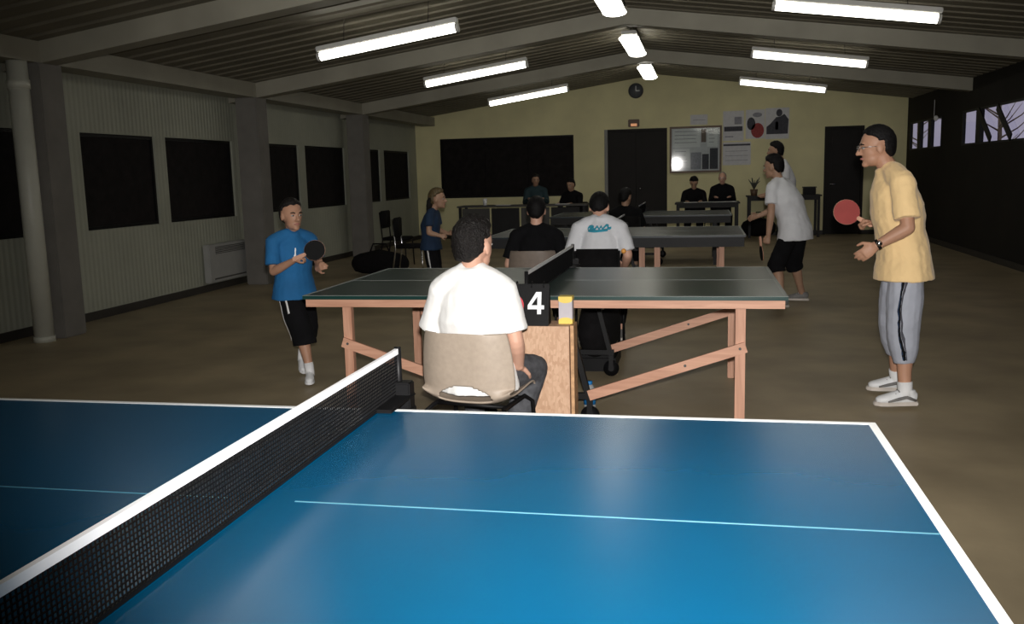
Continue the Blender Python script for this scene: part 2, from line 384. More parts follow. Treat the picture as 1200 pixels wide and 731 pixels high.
o = obj('eave_beam', b, 'steel_paint', None, base=(-5.14, 7, 2.6)); o['kind'] = 'structure'
# white drainpipe in front of the first column
t = thing('drainpipe', 'round white pipe standing before the near concrete column', 'pipe', (-5.08, 6.38, 0))
bm = NB(); tube(bm, [(-5.08,6.38,0),(-5.08,6.38,2.545)], .088, 24); obj('pipe_run', bm, 'pipe', t, True)
for za, zb in ((2.3,2.38),(0,.05)):
    bm = NB(); tube(bm, [(-5.08,6.38,za),(-5.08,6.38,zb)], .096, 24); obj('pipe_collar', bm, 'pipe', t, True)

# convector heater below the windows
t = thing('convector_heater', 'flat white wall convector heater with dark grille, left wall', 'heater', (XL, 10.35, .10))
HY0, HY1 = 9.85, 10.88
box('heater_body', 'radiator', t, XL+.02, XL+.11, HY0, HY1, .12, .62, bev=.01)
box('top_grille', 'grille_dark', t, XL+.105, XL+.115, HY0+.16, HY1-.08, .49, .585)
for k in range(4): box('grille_slat', 'radiator', t, XL+.112, XL+.12, HY0+.16, HY1-.08, .50+k*.022, .508+k*.022)
box('outlet_slot', 'grille_dark', t, XL+.105, XL+.113, HY0+.1, HY1-.08, .155, .175)
box('heater_bracket', 'black_metal', t, XL, XL+.02, HY0+.1, HY1-.1, .2, .5)

# ------------------------------------------------------------------ ceiling lights
def luminaire(a, b, label, group, twin=False):
    a, b = V(a), V(b); c = (a+b)/2
    t = thing('ceiling_light', label, 'ceiling light', c, group)
    d = (b-a).normalized(); up = V((0,0,1)); up = (up-d*up.dot(d)).normalized(); s = d.cross(up)
    w = .13 if twin else .045
    bm = NB(); beam(bm, a+up*.075, b+up*.075, .08 if not twin else .2, .055, up); obj('light_body', bm, 'lamp_white', t, bev=.008)
    bm = NB(); tube(bm, [a+d*.025, b-d*.025], [(.042,w)]*2, 20, up); obj('light_diffuser', bm, 'tube_light', t, True)
    for e, sg in ((a, 1), (b, -1)):
        bm = NB(); tube(bm, [e, e+d*sg*.03], [(.046,w+.004)]*2, 20, up); obj('end_cap', bm, 'tube_light' if twin else 'lamp_white', t)
    for e in (a.lerp(b,.2), a.lerp(b,.8)):
        bm = NB(); tube(bm, [e+up*.095, V((e.x,e.y,zc(e.x)+.01))], .0035, 6, (1,0,0)); obj('hanger_rod', bm, 'black_metal', t)
lum = [(8.25,'nearest lit strip light on the left roof slope'),(12.05,'middle lit strip light on the left roof slope'),(16.15,'farthest lit strip light on the left roof slope')]
def ztube(x): return 3.165-.142*abs(x)
for y, l in lum: luminaire((-3.0,y,ztube(3.0)-(.05 if y < 9 else 0)), (-1.48,y,ztube(1.48)-(.05 if y < 9 else 0)), l, 'strip lights on the left slope')
for y, l in ((8.5,'nearest lit strip light on the right roof slope'),(12.35,'middle lit strip light on the right roof slope'),(16.5,'farthest lit strip light on the right roof slope')):
    luminaire((1.58,y,ztube(1.5)+.02), (3.10,y,ztube(3.0)+.02), l, 'strip lights on the right slope')
for y0, y1, l in ((8.05,9.55,'nearest lit twin-tube light along the roof ridge'),(11.6,13.3,'middle lit twin-tube light along the roof ridge'),(15.2,16.9,'farthest lit twin-tube light along the roof ridge')):
    luminaire((-.03,y0,3.17), (-.03,y1,3.17), l, 'twin-tube lights along the ridge', True)
for y, q in ((4.3, 'between the blue and the green table'), (.3, 'above the blue table')):
    luminaire((-3.0,y,ztube(3.0)), (-1.48,y,ztube(1.48)), 'strip light on the left roof slope, '+q, 'strip lights on the left slope')
    luminaire((1.58,y,ztube(1.5)), (3.1,y,ztube(3.0)), 'strip light on the right roof slope, '+q, 'strip lights on the right slope')

# ------------------------------------------------------------------ table-tennis tables
def net(t, y0, y1, ztop, step, thr, tape, posts=True):
    """netting in the plane x=0 from y0-.15 to y1+.15"""
    a, b = y0-.145, y1+.145; z0 = ztop+.004; z1 = ztop+.1525
    bm = NB(); n = int((b-a)/step)
    for i in range(n+1):
        y = a+(b-a)*i/n; bx(bm, -thr/2, thr/2, y-thr/2, y+thr/2, z0, z1-.008)
    m = int((z1-z0)/step)
    for k in range(m+1):
        z = z0+(z1-.01-z0)*k/m; bx(bm, -thr/2, thr/2, a, b, z-thr/2, z+thr/2)
    o = obj('netting', bm, 'net_black', t); o['kind'] = 'stuff'
    box('net_tape', tape, t, -.0055, .0055, a, b, z1-.017, z1)
    box('net_cord', 'black_metal', t, -.003, .003, a, b, z0-.001, z0+.006)
    for y, s in ((y0, -1), (y1, 1)):
        bm = NB(); tube(bm, [(0,y+s*.155,ztop-.03),(0,y+s*.155,ztop+.156)], .011, 14); po = obj('net_post', bm, 'black_metal', t, True)
        bm = NB(); bx(bm, -.05, .05, min(y-s*.06,y+s*.17), max(y-s*.06,y+s*.17), ztop+.002, ztop+.012); bx(bm, -.05, .05, min(y+s*.02,y+s*.17), max(y+s*.02,y+s*.17), ztop-.06, ztop-.028)
        bx(bm, -.045, .045, min(y+s*.12,y+s*.17), max(y+s*.12,y+s*.17), ztop-.06, ztop+.05)
        c = obj('net_clamp', bm, 'black_plastic', t, bev=.004)
        bm = NB(); tube(bm, [(0,y+s*.07,ztop-.13),(0,y+s*.07,ztop-.06)], .005, 8); tube(bm, [(0,y+s*.07,ztop-.14),(0,y+s*.07,ztop-.125)], .018, 10); obj('clamp_screw', bm, 'chrome', c, True)
def tabletop(t, y0, top, line, cline, ztop=.76, th=.022):
    W = 1.525
    for s in (-1, 1):
        xa, xb = (.002, 1.37) if s > 0 else (-1.37, -.002)
        p = box('top_panel', top, t, xa, xb, y0, y0+W, ztop-th, ztop, bev=.002)
        e = .0007
        for nm, d in (('side_line', (xa,xb,y0,y0+.02)), ('side_line', (xa,xb,y0+W-.02,y0+W)), ('end_line', ((1.35,1.37) if s > 0 else (-1.37,-1.35))+(y0+.02,y0+W-.02))):
            box(nm, line, p, *d, ztop-.0002, ztop+e)
        cx = (.075,1.35) if s > 0 else (-1.35,-.075)
        box('centre_line', cline, p, *cx, y0+W/2-.0022, y0+W/2+.0022, ztop-.0002, ztop+e)
# foreground blue table
t1 = thing('table_tennis_table', 'bright blue table-tennis table with white lines in the foreground', 'table', (0, .7625, 0))
tabletop(t1, 0, 'blue_top', 'white_line', 'centre_line')
for s in (-1, 1):
    boxes('apron_frame', 'black_metal', t1, [(s*.685-.66,s*.685+.66,.05,.08,.70,.738),(s*.685-.66,s*.685+.66,1.445,1.475,.70,.738),(s*.685-.66,s*.685-.63,.08,1.445,.70,.738),(s*.685+.63,s*.685+.66,.08,1.445,.70,.738)])
    for y in (.2, 1.325):
        bm = NB(); beam(bm, (s*1.15,y,.70), (s*1.15,y,0), .04, .04, (1,0,0)); obj('leg', bm, 'black_metal', t1)
        bm = NB(); beam(bm, (s*.25,y,.70), (s*.25,y,.10), .04, .04, (1,0,0)); obj('leg', bm, 'black_metal', t1)
        bm = NB(); tube(bm, [(s*.25,y-.015,.05),(s*.25,y+.015,.05)], .05, 16); obj('caster', bm, 'black_plastic', t1, True)
n1 = thing('table_tennis_net', 'black mesh net with bright white tape on the blue table', 'net', (0, .7625, .76))
net(n1, 0, 1.525, .76, .0105, .0024, 'tape_white')

def wood_table(y0, top, label, apron='pine_x', leg='pine_z', apz=.045, braces=True):
    t = thing('table_tennis_table', label, 'table', (0, y0+.7625, 0))
    tabletop(t, y0, top, 'dim_line', 'dim_line')
    za, zb = .738-apz, .738; W = 1.525
    for s in (-1, 1):
        xa, xb = (.03, 1.355) if s > 0 else (-1.355, -.03)
        for y in (y0+.012, y0+W-.037): box('apron_rail', apron, t, xa, xb, y, y+.025, za, zb)
        for x in (xa, xb-.025): box('apron_end', apron, t, x, x+.025, y0+.037, y0+W-.037, za, zb)
        for y in (y0+.10, y0+W-.10):
            box('leg', leg, t, s*1.13-.027, s*1.13+.027, y-.022, y+.022, 0, za+.02, bev=.003)
            if braces:
                yy = y-.031 if y < y0+.7 else y+.031
                bm = NB(); beam(bm, (s*1.16,yy,.475), (s*.30,yy,.185), .018, .058, (0,0,1)); br = obj('brace', bm, 'pine_x', t)
                bm = NB()
                for q in (.02, .36):
                    px = s*(1.145-.86*q); pz = .475-.29*q-.003; tube(bm, [(px,yy-.013,pz),(px,yy-.0085,pz)], .008, 8)
                obj('bolt', bm, 'grille_dark', br)
    for y in (y0+.12, y0+W-.12):            # folding undercarriage with casters in the middle
        bm = NB()
        for x in (-.30, .30): beam(bm, (x,y,.14), (x*.55,y,za), .03, .04, (0,1,0))
        beam(bm, (-.32,y,.17), (.32,y,.17), .03, .035); beam(bm, (-.18,y,.5), (.18,y,.5), .03, .03)
        obj('undercarriage', bm, 'black_metal', t)
        for x in (-.3, .3):
            bm = NB(); tube(bm, [(x,y-.016,.055),(x,y+.016,.055)], .055, 18); ca = obj('caster', bm, 'black_plastic', t, True)
            bm = NB(); tube(bm, [(x,y-.02,.055),(x,y+.02,.055)], .02, 12); bx(bm, x-.015, x+.015, y-.026, y-.02, .05, .15); bx(bm, x-.015, x+.015, y+.02, y+.026, .05, .15); obj('caster_fork', bm, 'black_metal', ca)
    return t
T2, T3, T4 = 3.985, 8.65, 13.0
wood_table(T2, 'green_top', 'dark green table-tennis table on pinkish wooden legs, behind the seated scorer')
n2 = thing('table_tennis_net', 'black net with grey-white tape on the dark green table', 'net', (0, T2+.7625, .76)); net(n2, T2, T2+1.525, .76, .010, .0045, 'tape_white')
t3 = wood_table(T3, 'slate_top', 'slate table-tennis table with a dark edge, third table from the camera', 'desk_dark', 'pine_z', .10, False)
for x in (.31, .47):
    box('leg', 'pine_z', t3, x-.03, x+.03, T3+.08, T3+.12, 0, .66)
n3 = thing('table_tennis_net', 'black net on the slate third table, beside the printed white shirt', 'net', (0, T3+.7625, .76)); net(n3, T3, T3+1.525, .76, .012, .0055, 'paper')
wood_table(T4, 'slate_top', 'farthest slate table-tennis table, in front of the desk', 'desk_dark', 'desk_dark', .10, False)
n4 = thing('table_tennis_net', 'black net on the farthest slate table', 'net', (0, T4+.7625, .76)); net(n4, T4, T4+1.525, .76, .015, .007, 'ink_grey')

# ------------------------------------------------------------------ scorer's box and what stands on it
t = thing('wooden_crate', 'upright chipboard crate serving as scorer stand beside white-shirted man', 'crate', (.09, 3.86, 0))
bx0, bx1, by0, by1, bz = -.075, .262, 3.70, 3.885, .640
box('front_panel', 'osb', t, bx0, bx1-.018, by0, by0+.018, 0, bz-.018)
box('side_panel', 'osb', t, bx0, bx0+.018, by0+.018, by1, 0, bz-.018)
box('side_panel', 'osb', t, bx1-.040, bx1-.022, by0+.018, by1, 0, bz-.018)
box('back_panel', 'osb', t, bx0+.018, bx1-.04, by1-.018, by1, 0, bz-.018)
box('top_panel', 'osb', t, bx0, bx1-.018, by0, by1, bz-.018, bz)
box('edge_strip', 'osb_edge', t, bx1-.018, bx1, by0+.05, by1, 0, bz-.004)
bm = NB(); tube(bm, [(bx0+.045,by0-.004,bz-.045),(bx0+.045,by0+.001,bz-.045)], .011, 10); obj('screw_head', bm, 'black_metal', t)
bm = NB(); tube(bm, [(bx0+.10,by0-.002,bz-.19),(bx0+.10,by0+.001,bz-.19)], .010, 10, (0,0,1)); obj('wood_knot', bm, 'osb_edge', t)

t = thing('score_counter', 'black flip scoreboard showing a white figure four', 'scoreboard', (.075, 3.78, bz))
sx0, sx1, sy = -.140, .135, 3.74
bm = NB(); prism(bm, [(3.706,bz),(3.80,bz),(3.785,bz+.215),(3.763,bz+.215)], sx1-sx0, Matrix(((0,0,1),(1,0,0),(0,1,0))), (sx0,0,0)); obj('easel_body', bm, 'black_plastic', t, bev=.003)
nrm = V((0,-.215,.057)).normalized(); upv = V((0,.057,.215)).normalized()
MS = Matrix((V((1,0,0)), upv, nrm)).transposed()
def on_face(x, h, d=0): return V((x, 3.706, bz)) + upv*h + nrm*d
for a, b, in ((sx0+.030, sx0+.150), (sx0+.155, sx1-.012)):
    bm = NB(); prism(bm, [(0,0),(b-a,0),(b-a,.165),(0,.165)], .004, MS, on_face(a,.025,.001)); c = obj('flip_card', bm, 'black_plastic', t)
    if a > .0:
        four = [(.60,0),(.82,0),(.82,.22),(1,.22),(1,.40),(.82,.40),(.82,1.0),(.56,1.0),(0,.40),(0,.22),(.60,.22)]
        bm = NB(); pr = [(x*.085, y*.115) for x, y in four]
        # glyph with its triangular counter: built as strips round the hole
        def P2(x, y): return (x*.088, y*.118)
        for poly in ([(.58,0),(.82,0),(.82,1.0),(.58,1.0)], [(0,.22),(.58,.22),(.58,.40),(0,.40)], [(.82,.22),(1,.22),(1,.40),(.82,.40)], [(0,.40),(.22,.40),(.58,.80),(.58,1.0),(.50,1.0)]):
            prism(bm, [P2(*q) for q in poly], .0015, MS, on_face(a+.008,.062,.005))
        obj('digit_four', bm, 'score_white', c)
    else:
        bm = NB(); n = 20
        pts = [(.072+.040*math.cos(2*math.pi*i/n), .105+.055*math.sin(2*math.pi*i/n)) for i in range(n)]; pin = [(.072+.018*math.cos(2*math.pi*i/n), .105+.03*math.sin(2*math.pi*i/n)) for i in range(n)]
        for i in range(n):
            prism(bm, [pts[i], pts[(i+1)%n], pin[(i+1)%n], pin[i]], .0015, MS, on_face(a,0,.005))
        obj('digit_zero', bm, 'red_print', c)
for x in (sx0+.04, sx0+.1, sx0+.18, sx1-.03):
    bm = NB(); n = 14
    tube(bm, [V((x,3.774,bz+.21))+V((0,math.cos(2*math.pi*i/n)*.02,math.sin(2*math.pi*i/n)*.018)) for i in range(n+1)], .003, 6, (1,0,0)); obj('binder_ring', bm, 'black_metal', t, True)
t = thing('ball_carton', 'small grey carton with yellow ends standing on the chipboard crate', 'box', (.185, 3.84, bz))
cx, cy = .215, 3.82
box('carton_body', 'grey_card', t, cx-.036, cx+.036, cy-.036, cy+.036, bz, bz+.145, bev=.003)
for z0, z1, flip in ((0,.034,1), (.111,.1455,-1)):
    bm = NB()
    k = 10
    pts = [(-.037, 0), (.037, 0)] + [(.037*math.cos(math.pi*i/k), (z1-z0)*(.55+.45*math.sin(math.pi*i/k))) for i in range(k+1)]
    if flip < 0: pts = [(x, (z1-z0)-z) for x, z in pts]
    prism(bm, pts, .0738, Matrix(((1,0,0),(0,0,1),(0,1,0))), (cx, cy-.0369, bz+z0)); obj('yellow_band', bm, 'yellow_card', t)

# dark bag and blue bottle under the green table
t = thing('sports_bag', 'black sports bag lying under the green table', 'bag', (.17, 5.75, 0))
bm = NB(); tube(bm, [(.17,5.55,.29),(.18,5.75,.31),(.19,5.95,.29)], [(.20,.13),(.24,.155),(.20,.13)], 18, (0,0,1), roundcap=True); obj('bag_body', bm, 'dark_fabric', t, True)
bm = NB(); n = 16; tube(bm, [(.17+.02*math.sin(i/n*3.1), 5.62+.26*i/n, .48+.10*math.sin(math.pi*i/n)) for i in range(n+1)], .012, 8); obj('bag_strap', bm, 'dark_fabric', t, True)
bm = NB(); tube(bm, [(.20,5.47,.46),(.235,5.46,.475)], .014, 8, roundcap=True); obj('bag_buckle', bm, 'chrome', t, True)
bm = NB(); bx(bm, .03, .32, 5.5, 5.98, .0, .12); obj('bag_base', bm, 'black_plastic', t, bev=.02)
t = thing('water_bottle', 'small blue-labelled bottle standing on the floor behind the crate', 'bottle', (.27, 4.35, 0))
bm = NB(); tube(bm, [(.27,4.35,0),(.27,4.35,.02),(.27,4.35,.15),(.27,4.35,.18)], [.034,.036,.036,.018], 18); obj('bottle_body', bm, 'radiator', t, True)
bm = NB(); tube(bm, [(.27,4.35,.06),(.27,4.35,.135)], .0368, 18); obj('bottle_label', bm, 'bright_blue', t, True)
bm = NB(); tube(bm, [(.27,4.35,.178),(.27,4.35,.20)], .017, 14); obj('bottle_cap', bm, 'bright_blue', t, True)

# ------------------------------------------------------------------ people
def baked(bm, mods, loc=(0,0,0)):
    """run modifiers on a bmesh and return the resulting mesh"""
    me = bpy.data.meshes.new('tmp'); bm.to_mesh(me); bm.free()
    o = bpy.data.objects.new('tmp', me); COL.objects.link(o); o.location = loc
    for kind, kw in mods:
        md = o.modifiers.new(kind, kind)
        for k, v in kw.items(): setattr(md, k, v)
    dg = bpy.context.evaluated_depsgraph_get(); dg.update()
    out = bpy.data.meshes.new_from_object(o.evaluated_get(dg))
    bpy.data.objects.remove(o); bpy.data.meshes.remove(me); return out
def clouds(size):
    k = 'clouds_%.3f' % size
    if k in bpy.data.textures: return bpy.data.textures[k]
    tx = bpy.data.textures.new(k, 'CLOUDS'); tx.noise_scale = size; tx.noise_depth = 2; return tx
def fused(name, bm, m, parent, voxel=.007, it=4, fold=0, fsize=.1):
    b = anchor(parent); bmesh.ops.recalc_face_normals(bm, faces=bm.faces)
    for v in bm.verts: v.co -= b
    mods = [('REMESH', dict(mode='VOXEL', voxel_size=voxel)), ('SMOOTH', dict(factor=.5, iterations=it))]
    if fold: mods.append(('DISPLACE', dict(texture=clouds(fsize), strength=fold, mid_level=.5, texture_coords='LOCAL')))
    me = baked(bm, mods); me.name = name
    return link(name, me, m, parent, True)
def axes(yaw, pitch=0):
    """yaw: heading angle in degrees measured from +X; columns forward, left, up"""
    a = math.radians(yaw); p = math.radians(pitch)
    f = V((math.cos(a)*math.cos(p), math.sin(a)*math.cos(p), math.sin(p))); l = V((-math.sin(a), math.cos(a), 0)); u = f.cross(l)
    return f, l, u
def hand(bm, wr, tip, back, s, side, curl, thumb_in=.5):
    """wr wrist, tip direction point, back = direction the back of the hand faces; side +1 when the thumb lies on +(d x back)"""
    d = (tip-wr).normalized(); bk = (back-d*back.dot(d)).normalized(); sd = d.cross(bk)*side
    tube(bm, [wr-d*.02*s, wr+d*.02*s, wr+d*.055*s, wr+d*.088*s], [(.027*s,.021*s),(.033*s,.018*s),(.042*s,.017*s),(.039*s,.014*s)], 12, sd)
    for k, (o, L) in enumerate(((.030,.070),(.010,.080),(-.011,.075),(-.031,.058))):
        p = wr+d*(.080-.006*abs(k-1))*s+sd*o*s; ang = 0; pts = [p]
        for q, fr in enumerate((.45,.32,.23)):
            ang += curl*(.9 if q == 0 else 1.0)
            dirv = d*math.cos(ang)-bk*math.sin(ang)+sd*o*1.5*(1-min(1,curl))
            p = p+dirv.normalized()*L*fr*s; pts.append(p)
        tube(bm, pts, [.0098*s,.0092*s,.0086*s,.0075*s], 10, sd, roundcap=True)
    p = wr+d*.022*s+sd*.030*s; q = p+(d*.55+sd*(.75-thumb_in*.5)-bk*thumb_in*.5).normalized()*.042*s; e = q+(d*.8+sd*(.3-thumb_in*.4)-bk*thumb_in*.6).normalized()*.034*s
    tube(bm, [p-sd*.012*s, p, q, e], [.015*s,.0135*s,.011*s,.009*s], 10, bk, roundcap=True)
def shoe(parent, ank, d, s, m_up, m_sole, tilt=0, m_trim=None):
    """ank ankle joint; d toe direction on the floor; tilt lifts the heel (radians)"""
    d = V((d[0], d[1], 0)).normalized(); l = V((-d.y, d.x, 0)); up = V((0,0,1)); ank = V(ank)
    dd = d*math.cos(tilt)-up*math.sin(tilt); uu = up*math.cos(tilt)+d*math.sin(tilt)
    g = ank - uu*.085*s
    def Q(f, z): return g+dd*f*s+uu*z*s
    bm = NB()
    tube(bm, [Q(-.075,.05),Q(-.05,.055),Q(0,.06),Q(.06,.05),Q(.12,.040),Q(.165,.034),Q(.185,.03)], [(.022*s,.03*s),(.036*s,.046*s),(.038*s,.055*s),(.042*s,.044*s),(.047*s,.034*s),(.038*s,.026*s),(.02*s,.016*s)], 14, l)
    tube(bm, [Q(-.018,.05),Q(-.02,.105)], [(.040*s,.05*s),(.041*s,.048*s)], 14, l)
    o = fused('shoe', bm, m_up, parent, .006*max(s,.8), 3)
    bm = NB(); out = [(-.088,0),(-.078,.03),(-.03,.036),(.05,.042),(.12,.050),(.17,.042),(.198,.02),(.202,0),(.198,-.02),(.17,-.042),(.12,-.050),(.05,-.042),(-.03,-.036),(-.078,-.03)]
    M = Matrix((dd, l, uu)).transposed(); prism(bm, [(x*s,y*s) for x, y in out], .026*s, M, g-uu*.002*s)
    obj('sole', bm, m_sole, o, bev=.004)
    bm = NB()
    for k in range(4):
        f = .045+.022*k; z = .098-.014*k
        tube(bm, [Q(f,z-.006)+l*.030*s, Q(f,z)+l*.012*s, Q(f,z)-l*.012*s, Q(f,z-.006)-l*.030*s], .0038*s, 6, uu)
    obj('laces', bm, m_trim or 'white_cloth', o, True)
    if m_trim:
        bm = NB()
        for sg in (-1, 1):
            tube(bm, [Q(-.06,.035)+l*sg*.036*s, Q(.0,.06)+l*sg*.043*s, Q(.06,.045)+l*sg*.045*s, Q(.12,.03)+l*sg*.05*s], [.008*s,.012*s,.011*s,.006*s], 8, uu)
        obj('side_panel', bm, m_trim, o, True)
    return o
def lerp(a, b, t): return a+(b-a)*t
def person(label, base, yaw, J, s=1.0, head=(0, 0), skin='skin', hair='hair_dark', shirt='white_shirt', sleeve=.62, hem=.10, ease=.022,
           trousers='black_cloth', tr_len=1.0, tr_ease=.02, shoes=('shoe_grey','sole',None), toes=None, socks=None, hands=True, vox=.007, wide=1.0, glasses=False,
           hairkind='short', fold=.010, face=True, group=None, tilts=(0,0), hand_spec=None, hs=None):
    t = thing('person', label, 'person', base, group)
    J = {k: V(v) for k, v in J.items()}
    f, l, u = axes(yaw); P, C, N, H = J['P'], J['C'], J['N'], J['H']
    hs = hs or (.5+.5*s if s < 1 else s)         # heads shrink less than bodies
    hf, hl, hu = axes(yaw+head[0], head[1]); HM = Matrix((hf, hl, hu)).transposed()
    def hp(a, b, c): return H+(hf*a+hl*b+hu*c)*hs
    hipw = .088*s
    HL, HR = P+l*hipw-V((0,0,.02*s)), P-l*hipw-V((0,0,.02*s))
    spine = [P-(C-P).normalized()*.06*s, P, lerp(P,C,.5), C, lerp(C,N,.62), N]
    R0 = [(.150,.105),(.168,.118),(.142,.104),(.162,.122),(.135,.098),(.062,.062)]
    R0 = [(a*s*wide, b*s*wide) for a, b in R0]
    # ---- body: one continuous skin surface
    bm = NB()
    tube(bm, spine, R0, 16, l)
    tube(bm, [N-(H-N).normalized()*.03*s, N, lerp(N, hp(-.02,0,-.05), .6), hp(-.015,0,-.03)], [.072*s,.060*s,.054*s,.056*s], 14, l)
    ell(bm, hp(-.005,0,.022), (.096*hs,.077*hs,.098*hs), HM, 3)
    ell(bm, hp(.035,0,-.015), (.056*hs,.061*hs,.078*hs), HM, 3)
    ell(bm, hp(.028,0,-.062), (.060*hs,.054*hs,.048*hs), HM, 3)
    ell(bm, hp(.072,0,-.092), (.022*hs,.026*hs,.020*hs), HM, 2)
    ell(bm, hp(.080,0,.030), (.016*hs,.044*hs,.012*hs), HM, 2)
    ell(bm, hp(.066,0,-.060), (.026*hs,.030*hs,.016*hs), HM, 2)
    tube(bm, [hp(.084,0,.020), hp(.100,0,-.008), hp(.112,0,-.026)], [.009*hs,.0105*hs,.013*hs], 8, hl, roundcap=True)
    for q in (-1, 1):
        ell(bm, hp(.098,q*.011,-.030), (.010*hs,.009*hs,.008*hs), HM, 2)
        ell(bm, hp(-.004,q*.078,-.010), (.020*hs,.008*hs,.033*hs), HM, 2)
    for sd, S_, E_, W_, T_ in ((1,'SL','EL','WL','TL'), (-1,'SR','ER','WR','TR')):
        a, e, w_, h_ = J[S_], J[E_], J[W_], J[T_]
        tube(bm, [lerp(N,a,.2), lerp(N,a,.75), a], [.055*s,.060*s,.058*s], 12, u)
        tube(bm, [a, lerp(a,e,.35), lerp(a,e,.8), e], [.056*s,.050*s,.042*s,.041*s], 12, l, roundcap=True)
        tube(bm, [e, lerp(e,w_,.25), lerp(e,w_,.7), w_], [.041*s,.043*s,.033*s,.026*s], 12, l, roundcap=True)
        spec = (hand_spec or {}).get(sd, {})
        bk = V(spec.get('back', tuple(l*sd+u*.4)))
        if hands: hand(bm, w_, h_, bk, s*.98, spec.get('side', sd), spec.get('curl', .45), spec.get('thumb', .4))
        else: tube(bm, [w_, lerp(w_,h_,.5), h_], [(.03*s,.022*s),(.042*s,.022*s),(.03*s,.018*s)], 10, bk, roundcap=True)
    for hp_, K_, A_ in ((HL,'KL','AL'), (HR,'KR','AR')):
        k, a = J[K_], J[A_]
        tube(bm, [hp_, lerp(hp_,k,.4), lerp(hp_,k,.85), k], [.088*s,.078*s,.060*s,.057*s], 14, l, roundcap=True)
        tube(bm, [k, lerp(k,a,.3)-f*.012*s, lerp(k,a,.7), a], [.056*s,.058*s,.042*s,.037*s], 14, l, roundcap=True)
    fused('body', bm, skin, t, vox if hands else vox*1.15, 3)
    # ---- face details
    if face:
        for q in (-1, 1):
            bm = NB(); ell(bm, hp(.080,q*.031,.006), (.0115*hs,.0135*hs,.0075*hs), HM, 2); eo = obj('eye', bm, 'eye_white', t, True)
            bm = NB(); ell(bm, hp(.0885,q*.031,.006), (.004*hs,.0068*hs,.0064*hs), HM, 2); obj('iris', bm, 'iris', eo, True)
            bm = NB(); tube(bm, [hp(.090,q*.016,.024), hp(.092,q*.032,.030), hp(.080,q*.050,.024)], [.004*hs,.0048*hs,.003*hs], 8, hu); obj('eyebrow', bm, hair if hair != 'hair_blond' else 'hair_dark', t, True)
        bm = NB(); tube(bm, [hp(.083,.022,-.060), hp(.0925,.010,-.057), hp(.094,0,-.059), hp(.0925,-.010,-.057), hp(.083,-.022,-.060)], [.003*hs,.006*hs,.0065*hs,.006*hs,.003*hs], 8, hu); obj('mouth', bm, 'lip', t, True)
    if glasses:
        bm = NB(); n = 16
        for q in (-1, 1):
            tube(bm, [hp(.105,q*.033+.021*math.cos(2*math.pi*i/n),.004+.017*math.sin(2*math.pi*i/n)) for i in range(n+1)], .0018, 6, hf)
            tube(bm, [hp(.104,q*.053,.008), hp(.06,q*.072,.008), hp(-.005,q*.082,.004)], .0018, 6, hu)
        tube(bm, [hp(.107,-.012,.008), hp(.107,.012,.008)], .0018, 6, hu); obj('glasses', bm, 'chrome', t, True)
    # ---- hair
    bm = NB(); vs = ell(bm, (0,0,0), (1,1,1), None, 5 if hands else 4)
    prof = [(-1.0,-.80),(-.60,-.74),(-.25,-.50),(.0,-.10),(.10,.20),(.40,.42),(.75,.52),(1.0,.58)]
    if hairkind == 'bald': prof = [(-1,-.3),(-.3,-.3),(-.1,.1),(.1,.4),(.2,1.2),(1,1.2)]
    def hl_(x):
        for (x0, y0), (x1, y1) in zip(prof[:-1], prof[1:]):
            if x <= x1: return y0+(y1-y0)*(x-x0)/(x1-x0)
        return prof[-1][1]
    thick = .07 if hairkind == 'bald' else (.13 if hairkind == 'crop' else .24)
    rnd = random.Random(len(label))
    for v in bm.verts:
        n = v.co.copy(); d = (n.z-hl_(n.x)+.05*math.sin(9*n.y+4*n.x))/.30
        if abs(n.y) > .6 and -.30 < n.x < .30 and n.z < .16: d = min(d, (.16-n.z < .08)*.3)
        k = max(0, min(1, d)); k = k*k*(3-2*k)
        tuft = .035*math.sin(23*n.x+11*n.y+3)*math.sin(19*n.y-7*n.z)+.02*math.sin(41*n.y+17*n.z)*math.sin(37*n.x-13*n.z)
        m_ = .88+(.12+thick*(.75+.35*max(0,n.z)))*k+(tuft*k if hairkind != 'crop' else tuft*.35*k)
        v.co = hp(-.006+.098*n.x*m_, .079*n.y*m_, .022+.100*n.z*m_-(.030*min(1,-n.z*1.3)*min(1,-n.x*1.6) if n.x < 0 and n.z < 0 else 0)) - anchor(t)
    me = bpy.data.meshes.new('hair'); bm.to_mesh(me); bm.free(); link('hair', me, hair, t, True)
    if hairkind == 'long':
        bm = NB(); tube(bm, [hp(-.04,0,.05), hp(-.09,0,-.02), hp(-.11,0,-.12), hp(-.12,0,-.22)], [(.08*hs,.05*hs),(.085*hs,.045*hs),(.075*hs,.04*hs),(.04*hs,.025*hs)], 14, hl)
        fused('long_hair', bm, 'hair_dark', t, .008, 3, .012, .03)
    # ---- shirt
    up = (C-P).normalized()
    bm = NB()
    pth = [P-V((0,0,hem*s)), P+up*.02*s, lerp(P,C,.5), C, lerp(C,N,.55), N+(N-C).normalized()*.0]
    rr = [(R0[1][0]+ease+.022, R0[1][1]+ease+.022), (R0[1][0]+ease+.004, R0[1][1]+ease+.004), (R0[2][0]+ease*1.15, R0[2][1]+ease*1.15), (R0[3][0]+ease, R0[3][1]+ease), (R0[4][0]+ease, R0[4][1]+ease*.9), (.078*s, .074*s)]
    tube(bm, pth, rr, 20, l)
